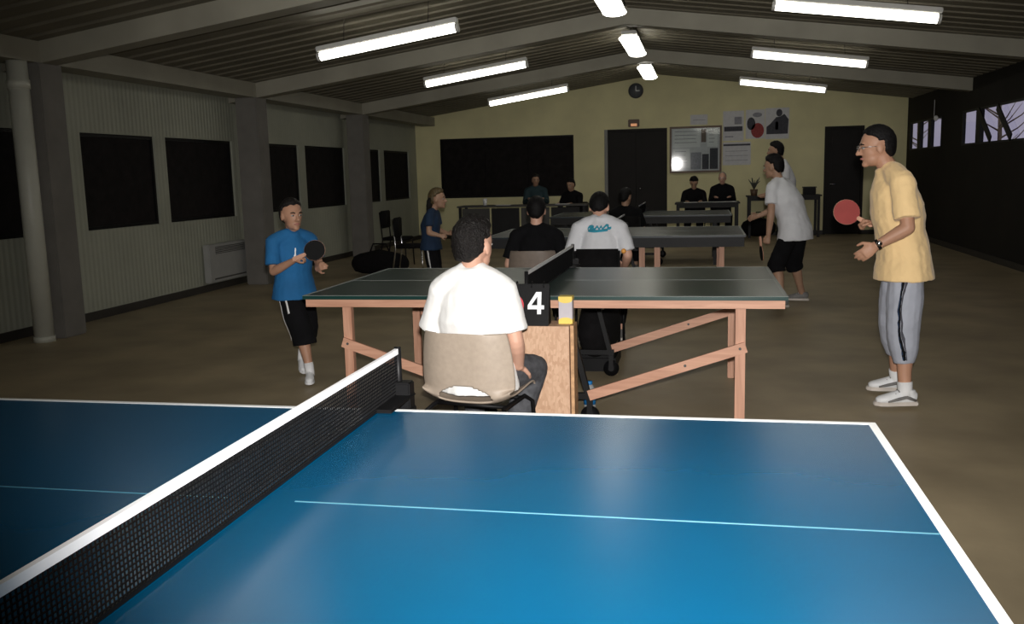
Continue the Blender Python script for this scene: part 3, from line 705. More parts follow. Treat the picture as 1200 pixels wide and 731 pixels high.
    for S_, E_, W_ in (('SL','EL','WL'), ('SR','ER','WR')):
        a, e, w_ = J[S_], J[E_], J[W_]
        tube(bm, [lerp(N,a,.15)+u*.002, lerp(N,a,.7), a], [.066*s,.072*s,.070*s], 14, u, roundcap=True)
        if sleeve <= 1.0:
            q = lerp(a,e,sleeve); tube(bm, [lerp(C,a,.75), a-u*.01, lerp(a,q,.55), q], [.075*s,.076*s,.072*s,.078*s], 14, l)
        else:
            tube(bm, [a, lerp(a,e,.5), e], [.074*s,.064*s,.056*s], 14, l, roundcap=True); tube(bm, [e, lerp(e,w_,.95)], [.055*s,.040*s], 14, l)
    ca, cb_ = frame_axes(N-C, l); nn_ = 18; cN = N+(N-C).normalized()*.004*s
    tube(bm, [cN+(ca*math.cos(2*math.pi*i/nn_)+cb_*math.sin(2*math.pi*i/nn_))*.060*s for i in range(nn_+1)], .020*s, 8, N-C)
    tube(bm, [lerp(C,N,.6), N], [(.13*s,.088*s),(.074*s,.070*s)], 16, l)
    sh = fused('shirt', bm, shirt, t, vox*1.1, 12, fold*1.2, .09)
    # ---- trousers or shorts
    bm = NB(); e2 = tr_ease
    tube(bm, [P+up*.09*s, P, P-V((0,0,.07*s))], [(R0[2][0]+.006,R0[2][1]+.006),(R0[1][0]+.006,R0[1][1]+.006),(R0[1][0]+.0,R0[1][1]+.0)], 18, l)
    for hp_, K_, A_ in ((HL,'KL','AL'), (HR,'KR','AR')):
        k, a = J[K_], J[A_]
        if tr_len <= 1: tube(bm, [hp_, lerp(hp_,k,.5*tr_len), lerp(hp_,k,tr_len)], [.088*s+e2*.35,.080*s+e2*.7,.072*s+e2], 16, l)
        else:
            if tr_len < 1.4: tube(bm, [hp_, lerp(hp_,k,.5), k, lerp(k,a,tr_len-1)], [.088*s+e2*.3,.080*s+e2*.75,.070*s+e2,.070*s+e2], 16, l); continue
            tube(bm, [hp_, lerp(hp_,k,.5), k], [.088*s+e2*.35,.080*s+e2*.8,.064*s+e2], 16, l, roundcap=True)
            tube(bm, [k, lerp(k,a,(tr_len-1)*.6), lerp(k,a,tr_len-1)], [.064*s+e2,.058*s+e2*.85,.046*s+e2*.4], 16, l)
    trs = fused('trousers' if tr_len > 1.7 else 'shorts', bm, trousers, t, vox*1.1, 4, fold*.8, .09)
    # ---- feet
    toes = toes or (f, f)
    for i, A_ in enumerate(('AL', 'AR')):
        a = J[A_]; d = V(toes[i])
        if socks:
            k = J['KL' if i == 0 else 'KR']; bm = NB(); tube(bm, [a-V((0,0,.03*s)), a, lerp(a,k,socks)], [.044*s,.042*s,.046*s], 14, l); obj('sock', bm, 'white_cloth', t, True)
        shoe(t, a, d, s*.93, shoes[0], shoes[1], tilts[i], shoes[2])
    return t, sh, trs
def ribbon(name, m, parent, target, pts, out, w, off=.004):
    """a sewn stripe: a strip laid on a garment"""
    bm = NB(); out = V(out); b = anchor(parent); pts = [V(p) for p in pts]; n = 24; rows = []
    for i in range(n+1):
        x = i/n*(len(pts)-1); k = min(int(x), len(pts)-2); p = pts[k].lerp(pts[k+1], x-k); d = (pts[k+1]-pts[k]).normalized(); sd = d.cross(out).normalized()
        rows.append([bm.verts.new(p+sd*w*(q-1)/2-b) for q in range(3)])
    for i in range(n):
        for q in range(2): bm.faces.new((rows[i][q], rows[i][q+1], rows[i+1][q+1], rows[i+1][q]))
    me = baked(bm, [('SHRINKWRAP', dict(target=target, offset=off, wrap_method='NEAREST_SURFACEPOINT', wrap_mode='ABOVE_SURFACE')), ('SOLIDIFY', dict(thickness=.002, offset=0))], b)
    return link(name, me, m, parent, True)
def bat(c, normal, hdir, m, label, s=1.0):
    """racket: blade centre c, face normal, hdir points from blade to handle"""
    c, nn, hd = V(c), V(normal).normalized(), V(hdir); hd = (hd-nn*hd.dot(nn)).normalized(); sd = nn.cross(hd)
    t = thing('table_tennis_bat', label, 'bat', c); M = Matrix((sd, hd, nn)).transposed(); n = 28
    out = [(.076*s*math.cos(2*math.pi*i/n), .080*s*math.sin(2*math.pi*i/n)) for i in range(n)]
    bm = NB(); prism(bm, out, .006, M, c-nn*.003); obj('blade', bm, 'pine_x', t)
    for q, mm in ((1, m), (-1, 'rubber_black' if m == 'rubber_red' else 'rubber_black')):
        bm = NB(); prism(bm, [(x*.985, y*.985) for x, y in out if True], .0035, M, c+nn*(.003 if q > 0 else -.0065)); obj('rubber', bm, m if m == 'rubber_red' else mm, t)
    bm = NB(); prism(bm, [(-.012,.07*s),(.012,.07*s),(.015,.175*s),(-.015,.175*s)], .022, M, c-nn*.011); obj('handle', bm, 'pine_z', t, bev=.004)
    return t

# yellow-shirted player at the right end of the green table
L3 = lambda x, y, z: V((x, y, z))
PY = dict(P=(2.10,4.80,.87), C=(2.05,4.80,1.17), N=(1.995,4.80,1.405), H=(1.925,4.795,1.535),
          SL=(2.04,4.63,1.335), EL=(2.065,4.56,1.075), WL=(1.90,4.58,.975), TL=(1.80,4.60,.895),
          SR=(2.02,4.97,1.335), ER=(2.09,5.04,1.09), WR=(1.965,5.00,1.075), TR=(1.87,5.00,1.095),
          KL=(2.085,4.69,.49), AL=(2.105,4.66,.10), KR=(2.085,4.93,.49), AR=(2.13,5.03,.10))
py, sh, trs = person('man in yellow T-shirt and grey striped trousers holding a red bat', (2.08,4.8,0), 180, PY, s=.96, head=(0,-6), skin='skin_tan', hair='hair_black',
       hairkind='crop', shirt='yellow_shirt', sleeve=.80, hem=.115, ease=.034, trousers='grey_trousers', tr_len=1.56, tr_ease=.034, shoes=('shoe_white','sole','shoe_grey'), toes=((-1,-.12,0),(-1,.05,0)),
       socks=.16, vox=.0055, glasses=True, fold=.014, hand_spec={1: dict(curl=.35, back=(.3,-1,.35), side=1), -1: dict(curl=1.15, back=(.0,.3,1), side=-1, thumb=.8)})
for dx, mm, w_ in ((-.016,'bright_blue',.012),(-.002,'ink_dark',.030),(.022,'brown_frame',.012)):
    ribbon('side_stripe', 'black_cloth' if mm == 'ink_dark' else ('navy_shirt' if mm == 'bright_blue' else 'ink_dark'), py, trs, [(2.05+dx,4.55,.80),(2.02+dx,4.55,.62),(2.03+dx,4.55,.47),(2.085+dx,4.55,.29)], (0,-1,0), w_)
bm = NB(); a, b = V(PY['EL']), V(PY['WL']); d = (b-a).normalized(); c = lerp(a,b,.93)
tube(bm, [c-d*.009, c+d*.009], .0325, 16, (0,0,1)); o = obj('watch_strap', bm, 'black_plastic', py, True)
bm = NB(); tube(bm, [c+V((0,-.033,.008)), c+V((0,-.042,.010))], .016, 14, (0,0,1)); obj('watch_face', bm, 'chrome', o, True)
bat((1.795,4.985,1.150), (.10,-1,.06), (1,.0,-.55), 'rubber_red', 'red table-tennis bat held by the yellow-shirted man')

# boy at the left end of the green table
PB = dict(P=(-1.95,5.12,.665), C=(-1.95,5.12,.885), N=(-1.935,5.11,1.055), H=(-1.925,5.09,1.185),
          SL=(-1.85,5.22,1.005), EL=(-1.80,5.24,.82), WL=(-1.765,5.12,.80), TL=(-1.70,5.06,.83),
          SR=(-2.035,5.00,1.005), ER=(-2.02,4.95,.80), WR=(-1.83,4.89,.885), TR=(-1.75,4.90,.915),
          KL=(-1.94,5.27,.36), AL=(-2.01,5.30,.115), KR=(-1.85,5.00,.35), AR=(-1.805,4.98,.075))
pb, sh, trs = person('boy in blue T-shirt and black shorts holding a black bat', (-1.93,5.12,0), -32, PB, s=.76, head=(-6,-4), hs=.93, skin='skin_tan', hair='hair_dark', shirt='blue_shirt', sleeve=.78,
       hem=.10, ease=.026, trousers='black_cloth', tr_len=1.28, tr_ease=.032, shoes=('shoe_white','shoe_white',None), toes=((.5,-.85,0),(.35,-.94,0)), socks=.25, vox=.0055, hairkind='crop', tilts=(.35,0),
       hand_spec={-1: dict(curl=1.1, back=(0,-.4,1), side=1, thumb=.8), 1: dict(curl=.6, back=(0,-1,.2), side=1)})
ribbon('side_stripe', 'white_cloth', pb, trs, [(-2.02,4.98,.64),(-1.985,4.96,.45),(-1.955,4.95,.30)], (-.6,-.8,0), .010)
ribbon('side_stripe', 'white_cloth', pb, trs, [(-1.95,4.95,.60),(-1.92,4.95,.50)], (0,-1,0), .014)
ribbon('shirt_badge', 'score_white', pb, sh, [(-1.82,4.95,.97),(-1.815,4.95,.90)], (.6,-.8,0), .03)
bat((-1.683,4.905,.950), (.25,-1,.15), (-1,-.1,-.42), 'rubber_black', 'black table-tennis bat held by the boy', .92)

# woman at the right end of the slate table
PL = dict(P=(1.88,8.92,.80), C=(1.80,8.95,1.06), N=(1.71,9.00,1.285), H=(1.655,9.03,1.435),
          SL=(1.635,8.88,1.225), EL=(1.625,8.80,.985), WL=(1.60,8.80,.735), TL=(1.57,8.80,.62),
          SR=(1.83,9.14,1.225), ER=(1.72,9.26,1.0), WR=(1.52,9.22,.92), TR=(1.42,9.2,.9),
          KL=(1.68,8.78,.43), AL=(1.74,8.70,.085), KR=(1.88,9.08,.43), AR=(1.99,9.20,.085))
pl, sh, trs = person('woman in loose white T-shirt and black capri trousers, leaning over the slate table', (1.83,8.95,0), 146, PL, s=.93, head=(8,-8), skin='skin_dim', hair='hair_black', shirt='grey_white_shirt', sleeve=.72,
       hem=.13, ease=.036, trousers='black_cloth', tr_len=1.2, tr_ease=.026, shoes=('shoe_grey','sole',None), toes=((-1,.1,0),(-1,.15,0)), vox=.008, wide=1.06, fold=.014,
       hand_spec={1: dict(curl=1.1, back=(-.3,-1,0), side=1, thumb=.8)})
bat((1.535,8.77,.560), (1,.15,.1), (.15,.1,1), 'rubber_black', 'black table-tennis bat hanging from the woman\'s hand', 1)

# player beyond her
PM = dict(P=(2.10,12.55,.93), C=(2.09,12.55,1.23), N=(2.03,12.56,1.50), H=(1.94,12.57,1.655), SL=(2.06,12.38,1.43), EL=(2.05,12.30,1.14), WL=(1.85,12.3,1.05), TL=(1.74,12.3,1.03),
          SR=(2.04,12.74,1.43), ER=(2.03,12.8,1.14), WR=(1.84,12.78,1.05), TR=(1.74,12.78,1.03), KL=(2.06,12.44,.50), AL=(2.12,12.42,.09), KR=(2.06,12.68,.50), AR=(2.13,12.72,.09))
person('man in pale shirt half hidden behind the woman in white', (2.1,12.55,0), 172, PM, s=1.0, skin='skin_dim', hair='hair_black', shirt='grey_white_shirt', trousers='black_cloth', tr_len=1.9, vox=.011, hands=False)

# child in blue at the left end of the slate table
PC = dict(P=(-2.17,9.30,.66), C=(-2.17,9.30,.87), N=(-2.13,9.30,1.035), H=(-2.07,9.30,1.165), SL=(-2.13,9.43,.98), EL=(-2.12,9.46,.80), WL=(-1.99,9.42,.76), TL=(-1.90,9.40,.76),
          SR=(-2.14,9.17,.98), ER=(-2.14,9.13,.79), WR=(-2.01,9.14,.755), TR=(-1.92,9.16,.755), KL=(-2.14,9.38,.35), AL=(-2.19,9.38,.075), KR=(-2.13,9.22,.35), AR=(-2.17,9.18,.075))
pc, sh, trs = person('long-haired child in blue shirt playing at the slate table', (-2.15,9.3,0), 0, PC, s=.76, hs=.94, skin='skin_dim', hair='hair_blond', hairkind='long', shirt='navy_shirt', trousers='black_cloth', tr_len=1.85, vox=.009,
       hand_spec={-1: dict(curl=1.0, side=1)}, shoes=('shoe_grey','sole',None))
ribbon('side_stripe', 'white_cloth', pc, trs, [(-2.19,9.12,.66),(-2.15,9.08,.40),(-2.15,9.08,.2)], (0,-1,0), .03)

# seated scorer in the foreground
PS = dict(P=(-.14,3.25,.495), C=(-.138,3.205,.765), N=(-.14,3.20,.985), H=(-.133,3.235,1.102), SL=(-.288,3.20,.897), EL=(-.365,3.24,.655), WL=(-.29,3.43,.60), TL=(-.20,3.50,.59),
          SR=(.010,3.20,.897), ER=(.066,3.19,.650), WR=(.058,3.28,.515), TR=(.050,3.37,.478), KL=(-.26,3.68,.52), AL=(-.27,3.66,.09), KR=(.085,3.51,.455), AR=(-.02,3.42,.09))
ps, sh, trs = person('dark-haired man in white T-shirt seated with his back to the camera', (-.14,3.3,0), 88, PS, s=.95, hs=1.03, head=(-20,-2), skin='skin', hair='hair_dark', shirt='white_shirt', sleeve=.80, hem=.09, ease=.028,
       trousers='plaid_dark', tr_len=1.85, tr_ease=.016, shoes=('shoe_white','sole','shoe_grey'), socks=.2, vox=.0055, wide=.98, fold=.010, hand_spec={-1: dict(curl=.5, back=(.4,-.2,1), side=1), 1: dict(curl=.5, back=(-.2,0,1), side=-1)})

# ------------------------------------------------------------------ chairs
def shell_chair(label, cx, cy, yaw, m, cut=True, zs=.43, zt=.73, w=.22, legs='black_metal', group=None):
    """moulded one-piece shell on bent tube legs, facing yaw"""
    t = thing('shell_chair', label, 'chair', (cx, cy, 0), group); f, l, u = axes(yaw); o = V((cx, cy, 0))
    prof = [(-.215,zt,.93),(-.214,zt-.02,.97),(-.207,zt-.08,1.02),(-.198,zt-.16,1.06),(-.192,zs+.09,1.08),(-.188,zs+.04,1.06),(-.175,zs,1.03),(-.14,zs-.03,1.0),(-.06,zs-.035,1.0),(.06,zs-.025,1.0),(.16,zs-.015,1.0),(.205,zs-.03,.98),(.22,zs-.055,.95)]
    n = 56; bm = NB(); rows = []; dense = []
    for (a0, a1) in zip(prof[:-1], prof[1:]):
        for q in range(6): dense.append(tuple(lerp(a0[c_], a1[c_], q/6) for c_ in range(3)))
    dense.append(prof[-1])
    for q in range(8): dense = [dense[0]]+[tuple((dense[i-1][c_]+2*dense[i][c_]+dense[i+1][c_])/4 for c_ in range(3)) for i in range(1, len(dense)-1)]+[dense[-1]]
    nb = 33
    for k, (pf, pz, ww) in enumerate(dense):
        row = []; wb_ = max(0, min(1, (nb+4-k)/8))
        for i in range(n+1):
            x = -1+2*i/n; ex = abs(x)**3
            row.append(bm.verts.new(f*(pf+ex*.075*wb_)+l*x*w*ww+u*(pz+(1-wb_)*ex*.05-(ex*.02 if k == 0 else 0))))
        rows.append(row)
    for k in range(len(dense)-1):
        for i in range(n):
            x = -1+2*(i+.5)/n; zz = (dense[k][1]+dense[k+1][1])/2
            if cut and dense[k][0] < -.14 and zz < zs+.085 and (x/.60)**2+((zz-(zs-.012))/.078)**2 < 1 and zz > zs-.014: continue
            bm.faces.new((rows[k][i], rows[k][i+1], rows[k+1][i+1], rows[k+1][i]))
    seen = set(); isl = []
    for v0 in bm.verts:
        if v0 in seen: continue
        st = [v0]; seen.add(v0); grp = [v0]
        while st:
            for e in st.pop().link_edges:
                for v1 in e.verts:
                    if v1 not in seen: seen.add(v1); st.append(v1); grp.append(v1)
        isl.append(grp)
    isl.sort(key=len)
    bmesh.ops.delete(bm, geom=[v for g_ in isl[:-1] for v in g_], context='VERTS')
    me = baked(bm, [('SMOOTH', dict(factor=.5, iterations=3)), ('SOLIDIFY', dict(thickness=.008, offset=0))]); link('shell', me, m, t, True)
    zb = zs-.045
    for sd in (-1, 1):
        bm = NB(); tube(bm, [o+l*sd*(w+.0)+f*.20, o+l*sd*(w-.01)+f*.17+u*(zb-.03), o+l*sd*(w-.04)+f*.14+u*zb, o+l*sd*(w-.04)-f*.14+u*zb, o+l*sd*(w-.01)-f*.18+u*(zb-.03), o+l*sd*(w+.01)-f*.26], .011, 10, l); obj('leg_frame', bm, legs, t, True)
    bm = NB(); tube(bm, [o+l*(w-.04)+f*.10+u*zb, o-l*(w-.04)+f*.10+u*zb], .010, 10); tube(bm, [o+l*(w-.04)-f*.10+u*zb, o-l*(w-.04)-f*.10+u*zb], .010, 10); obj('cross_bar', bm, legs, t, True)
    return t
shell_chair('beige plastic shell chair under the man in white', -.138, 3.262, 80, 'beige_plastic', zs=.392, zt=.712, w=.222)
shell_chair('brown plastic shell chair under the black-shirted spectator', -.46, 6.68, 90, 'brown_plastic', zs=.46, zt=.80, w=.20)
def pad_chair(label, cx, cy, yaw, m='dark_fabric', frame='black_metal', zt=.83, w=.21, group=None):
    t = thing('padded_chair', label, 'chair', (cx, cy, 0), group); f, l, u = axes(yaw); o = V((cx, cy, 0))
    def slab(name, c, df, dl, du):
        bm = NB(); bx(bm, -df, df, -dl, dl, -du, du); bevel(bm, .014, 2)
        M = Matrix((f, l, u)).transposed()
        for v in bm.verts: v.co = M @ v.co + c
        obj(name, bm, m, t, True)
    slab('seat', o+u*.45, .20, w, .025); slab('backrest', o-f*.20+u*(zt-.14), .018, w, .14)
    for sd in (-1, 1):
        bm = NB(); tube(bm, [o+l*sd*w*.95-f*.26, o+l*sd*w*.95-f*.19+u*.44, o+l*sd*w*.95-f*.225+u*(zt-.02)], .011, 10, l); obj('leg', bm, frame, t, True)
        bm = NB(); tube(bm, [o+l*sd*w*.95+f*.20, o+l*sd*w*.95+f*.18+u*.425], .011, 10, l); obj('leg', bm, frame, t, True)
    bm = NB(); tube(bm, [o+l*w*.95+u*.42, o-l*w*.95+u*.42], .010, 10); obj('cross_bar', bm, frame, t, True)
    return t
pad_chair('black padded chair under the man in the printed white shirt', .12, 6.39, 90, zt=.835, w=.18)
def seated(cx, cy, yaw, zh, lean=0, arms='fwd', s=.95):
    """joint set for a seated figure whose head centre is at height zh"""
    f, l, u = axes(yaw); o = V((cx, cy, 0)); sh_ = zh-.235*s/.95
    g = lambda a, b, z: o+f*a+l*b+u*z
    d = dict(P=g(0,0,.55), C=g(.02+lean*.4,0,lerp(.55,zh-.14,.55)), N=g(.03+lean,0,zh-.14), H=g(.05+lean*1.3,0,zh))
    for k, q in (('L',1),('R',-1)):
        d['S'+k] = g(.02+lean*.9,q*.175,zh-.215); 
        if arms == 'fwd': d['E'+k] = g(.12+lean,q*.23,zh-.44); d['W'+k] = g(.34+lean,q*.14,zh-.36); d['T'+k] = g(.44+lean,q*.10,zh-.37)
        else: d['E'+k] = g(-.02,q*.24,zh-.45); d['W'+k] = g(.20,q*.17,zh-.50); d['T'+k] = g(.30,q*.13,zh-.50)
        d['K'+k] = g(.42,q*.12,.50); d['A'+k] = g(.40,q*.12,.09)
    return d
J6 = seated(.125, 6.34, 90, 1.145, 0, 'low', .92)
J6.update(C=V((.125,6.34,.82)), N=V((.125,6.36,1.055)), H=V((.115,6.43,1.150)), SL=V((-.045,6.345,.985)), SR=V((.295,6.345,.985)), EL=V((-.10,6.31,.775)), ER=V((.35,6.31,.775)), WL=V((-.06,6.5,.66)), WR=V((.31,6.5,.66)), TL=V((-.03,6.6,.65)), TR=V((.28,6.6,.65)))
p6, sh6, _ = person('man in white T-shirt with blue back print, seated beyond the green table', (.125,6.36,0), 90, J6, s=.92, head=(-4,-28), skin='skin', hair='hair_black', shirt='grey_white_shirt', sleeve=.85, trousers='black_cloth', tr_len=1.85, vox=.007, hairkind='crop',
       hands=True, wide=.97, ease=.026, fold=.012)
for k, pts in enumerate(([(.035,.985),(.05,1.005),(.075,1.01),(.09,1.0),(.07,.992),(.05,.99),(.075,.982),(.10,.985)], [(.095,.985),(.115,1.008),(.13,.985),(.145,1.008),(.155,.99)], [(.155,.985),(.17,1.0),(.185,1.016),(.205,1.01),(.19,.998),(.21,.988),(.225,.998)], [(.04,.975),(.09,.970),(.15,.974),(.20,.980)])):
    bm = NB(); b = anchor(p6); PT = [V((x, 6.10, z)) for x, z in pts]; n = 26; rows = []
    for i in range(n+1):
        x = i/n*(len(PT)-1); q = min(int(x), len(PT)-2); p = PT[q].lerp(PT[q+1], x-q)
        rows.append([bm.verts.new(p+V((0,0,hh))-b) for hh in (-.010, .010)])
    for i in range(n): bm.faces.new((rows[i][0], rows[i][1], rows[i+1][1], rows[i+1][0]))
    me = baked(bm, [('SUBSURF', dict(levels=1)), ('SHRINKWRAP', dict(target=sh6, offset=.003+.0006*k, wrap_method='PROJECT', use_project_y=True, use_positive_direction=True, use_negative_direction=False)), ('SOLIDIFY', dict(thickness=.001, offset=0))], b); link('back_print', me, 'teal_print', p6, True)
J7 = seated(-.45, 6.66, 90, 1.12, 0, 'low', .92)
person('spectator in black T-shirt seated on the brown chair', (-.45,6.68,0), 90, J7, s=.92, head=(5,-4), skin='skin', hair='hair_black', shirt='black_cloth', sleeve=.8, trousers='black_cloth', tr_len=1.85, vox=.008, hands=False, hairkind='crop')
# orange ball in his hand
bm = NB(); ell(bm, (.325,6.215,.815), (.02,.02,.02), None, 3); tag(obj('table_tennis_ball', bm, 'orange', None, True, (.325,6.215,.815)), 'orange ball beside the man in the printed white shirt', 'ball')
J8 = seated(-.10, 11.75, 92, 1.07, .02, 'fwd', .92)
person('person in black seated before the double door', (-.1,11.75,0), 92, J8, s=.92, head=(-30,-10), skin='skin_dim', hair='hair_black', shirt='black_cloth', sleeve=.8, trousers='black_cloth', tr_len=1.85, vox=.011, hands=False)
pad_chair('black chair under the person in black before the double door', -.1, 11.75, 92)
# people at the desk
J9 = seated(.78, 18.15, -90, 1.165, .10, 'fwd', .95)
person('dark-clothed person leaning over papers at the desk', (.8,18.15,0), -90, J9, s=.95, head=(0,-35), skin='skin_dim', hair='hair_black', shirt='black_cloth', sleeve=1.5, trousers='black_cloth', tr_len=1.85, vox=.012, hands=False)
pad_chair('black chair behind the desk, under the leaning person', .8, 18.15, -90)
J10 = seated(1.34, 18.15, -90, 1.24, .04, 'fwd', .95)
person('bald man in dark jumper facing the camera behind the desk', (1.32,18.15,0), -90, J10, s=.95, head=(-6,-6), skin='skin', hair='hair_grey', hairkind='bald', shirt='black_cloth', sleeve=1.5, trousers='black_cloth', tr_len=1.85, vox=.012, hands=False, glasses=True)
pad_chair('black chair behind the desk, under the bald man', 1.32, 18.15, -90)
J11 = seated(-2.42, 17.75, -80, 1.29, .03, 'fwd', .95)
person('person in dark teal top seated behind the counter below the shutter', (-2.42,17.75,0), -80, J11, s=.95, head=(10,-4), skin='skin_dim', hair='hair_dark', shirt='teal_shirt', sleeve=1.5, trousers='black_cloth', tr_len=1.85, vox=.012, hands=False)
pad_chair('black chair under the person in dark teal', -2.42, 17.75, -80)
J12 = seated(-1.62, 17.75, -110, 1.18, .08, 'fwd', .95)
person('dark-haired person in black bending over the counter end near the door', (-1.62,17.75,0), -110, J12, s=.95, head=(0,-15), skin='skin_dim', hair='hair_black', shirt='black_cloth', sleeve=1.5, trousers='black_cloth', tr_len=1.85, vox=.012, hands=False)
pad_chair('black chair under the person at the counter end', -1.62, 17.75, -110)

# ------------------------------------------------------------------ desks and things at the back
def desk(label, x0, x1, y0, y1, zt, m, panel=False, mp='desk_grey'):
    t = thing('desk', label, 'desk', ((x0+x1)/2, (y0+y1)/2, 0))
    box('desk_top', m, t, x0, x1, y0, y1, zt-.03, zt, bev=.004)
    for x in (x0+.03, x1-.08):
        for y in (y0+.03, y1-.08): box('leg', 'desk_dark', t, x, x+.05, y, y+.05, 0, zt-.03)
    if panel:
        n = 4
        for i in range(n):
            a = x0+.1+(x1-x0-.2)*i/n; b = x0+.1+(x1-x0-.2)*(i+1)/n-.04; box('front_panel', mp if i % 2 == 0 else 'desk_dark', t, a, b, y0+.035, y0+.055, .12, zt-.05)
    else: boxes('apron', 'desk_dark', t, [(x0+.08,x1-.08,y0+.04,y0+.06,zt-.1,zt-.03),(x0+.08,x1-.08,y1-.06,y1-.04,zt-.1,zt-.03)])
    return t
desk('dark desk with papers below the notice board', .42, 1.66, 17.2, 17.9, .79, 'desk_dark')
random.seed(3)
for i, (x, y, a) in enumerate(((.72,17.45,.1),(1.02,17.5,-.2),(1.25,17.42,.15),(1.48,17.5,-.1))):
    bm = NB(); M = Matrix.Rotation(a, 3, 'Z'); prism(bm, [(-.13,-.10),(.13,-.10),(.13,.10),(-.13,.10)], .004, M, (x,y,.79))
    tag(obj('paper_sheet', bm, 'paper_white', None, base=(x,y,.79)), ['leftmost paper sheet on the desk below the notice board','second paper sheet from the left on the desk','third paper sheet from the left on the desk','rightmost paper sheet on the desk below the notice board'][i], 'paper', 'papers on the desk')
desk('dark table along the back wall beside the right door', 1.85, 3.32, 18.5, 19.15, .86, 'desk_dark')
t = thing('black_box', 'small black box on the dark table by the right door', 'box', (3.1, 18.8, .86))
box('box_body', 'black_plastic', t, 2.98, 3.22, 18.68, 18.9, .86, 1.0, bev=.01); box('box_lid', 'desk_dark', t, 2.97, 3.23, 18.67, 18.91, 1.0, 1.02)
t = thing('dark_bag', 'dark bag on the floor under the dark back table', 'bag', (2.1, 18.6, 0))
bm = NB(); tube(bm, [(1.9,18.7,.2),(2.1,18.7,.22),(2.3,18.7,.2)], [(.17,.13),(.2,.15),(.16,.12)], 14, (0,0,1), roundcap=True); obj('bag_body', bm, 'dark_fabric', t, True)
bm = NB(); tube(bm, [(2.0,18.7,.40),(2.05,18.7,.52),(2.15,18.7,.52),(2.2,18.7,.40)], .012, 8, (0,1,0)); obj('bag_handle', bm, 'dark_fabric', t, True)
t = thing('flower_pot', 'small dark potted plant on the back table behind the woman', 'plant', (2.0, 18.8, .86))
bm = NB(); tube(bm, [(2.0,18.8,.86),(2.0,18.8,.99)], [.06,.08], 14); obj('pot', bm, 'brown_frame', t, True)
bm = NB()
for k in range(9):
    a = k*2.4; tube(bm, [(2.0,18.8,.98), (2.0+.05*math.cos(a),18.8+.05*math.sin(a),1.10), (2.0+.12*math.cos(a),18.8+.12*math.sin(a),1.16+.01*k)], [.006,.016,.004], 6)
obj('leaves', bm, 'outdoor_leaf', t, True)
desk('long grey-panelled counter below the black shutter', -3.85, -1.25, 16.75, 17.35, .82, 'desk_grey', True)
t = thing('paper_cup', 'white cup standing on the counter, below the black shutter', 'cup', (-3.35, 17.1, .82))
bm = NB(); tube(bm, [(-3.35,17.1,.82),(-3.35,17.1,.95)], [.035,.045], 16); obj('cup_body', bm, 'paper_white', t, True)
bm = NB(); tube(bm, [(-3.35,17.1,.94),(-3.35,17.1,.955)], [.047,.047], 16); obj('cup_rim', bm, 'paper_white', t, True)
for i, (x, y, l) in enumerate(((-2.95,17.0,'white paper sheet on the left of the counter'),(-1.75,17.0,'white paper sheet on the right of the counter'))):
    bm = NB(); bx(bm, x-.14, x+.14, y-.1, y+.1, .82, .828); tag(obj('paper_sheet', bm, 'paper', None, base=(x,y,.82)), l, 'paper', 'papers on the counter')
# chairs and bags by the left wall
pad_chair('dark chair with chrome frame standing left of the child in blue', -3.15, 11.6, 5, 'dark_fabric', 'chrome', .86)
pad_chair('dark chair against the left wall, behind the chrome-framed chair', -3.9, 13.2, 0, 'dark_fabric', 'black_metal', .9)
t = thing('dark_bag', 'dark bag on the floor by the chrome-framed chair', 'bag', (-3.75, 11.9, 0))
bm = NB(); tube(bm, [(-4.05,11.9,.17),(-3.75,11.9,.19),(-3.45,11.9,.17)], [(.15,.14),(.19,.17),(.15,.14)], 14, (0,0,1), roundcap=True); obj('bag_body', bm, 'dark_fabric', t, True)
bm = NB(); tube(bm, [(-3.9,11.9,.34),(-3.85,11.9,.46),(-3.65,11.9,.46),(-3.6,11.9,.34)], .012, 8, (0,1,0)); obj('bag_handle', bm, 'dark_fabric', t, True)

# ------------------------------------------------------------------ back wall fittings
t = thing('notice_board', 'glazed notice board in a brown frame on the cream wall', 'notice board', (.80, YB, 1.85))
NBX0, NBX1, NBZ0, NBZ1 = -.545, .545, -.49, .49
def nbox(name, m, *d, parent=None):
    bm = NB(); bx(bm, *d); me = bpy.data.meshes.new(name); bmesh.ops.recalc_face_normals(bm, faces=bm.faces); bm.to_mesh(me); bm.free(); return link(name, me, m, parent or t)
nbox('backing', 'paper', NBX0+.03, NBX1-.03, -.035, -.02, NBZ0+.03, NBZ1-.03)
bm = NB()
for d in ((NBX0,NBX1,-.07,-.018,NBZ1-.04,NBZ1),(NBX0,NBX1,-.07,-.018,NBZ0,NBZ0+.04),(NBX0,NBX0+.04,-.07,-.018,NBZ0+.04,NBZ1-.04),(NBX1-.04,NBX1,-.07,-.018,NBZ0+.04,NBZ1-.04)): bx(bm, *d)
me = bpy.data.meshes.new('frame'); bm.to_mesh(me); bm.free(); link('frame', me, 'brown_frame', t)
random.seed(11)
for x0, x1, z0, z1, m in ((-.48,.10,.05,.44,'paper_white'),(.12,.22,.15,.42,'brown_frame'),(.24,.46,.05,.43,'paper_white'),(-.47,-.12,-.38,.02,'paper_white'),(-.10,.12,-.42,-.06,'ink_grey'),(.14,.28,-.42,-.10,'ink_dark'),(.30,.47,-.42,.02,'ink_dark')):
    p = nbox('notice', m, x0, x1, -.039, -.035, z0, z1)
    if m == 'paper_white':
        for k in range(4):
            zz = z1-.05-(z1-z0-.08)*k/4; nbox('print_line', 'ink_grey', x0+.04, x1-.05-.05*random.random(), -.0402, -.039, zz-.012, zz, parent=p)
nbox('glass_front', 'board_glass', NBX0+.04, NBX1-.04, -.058, -.054, NBZ0+.04, NBZ1-.04)
t.rotation_euler = (math.radians(.2), 0, math.radians(1.5))
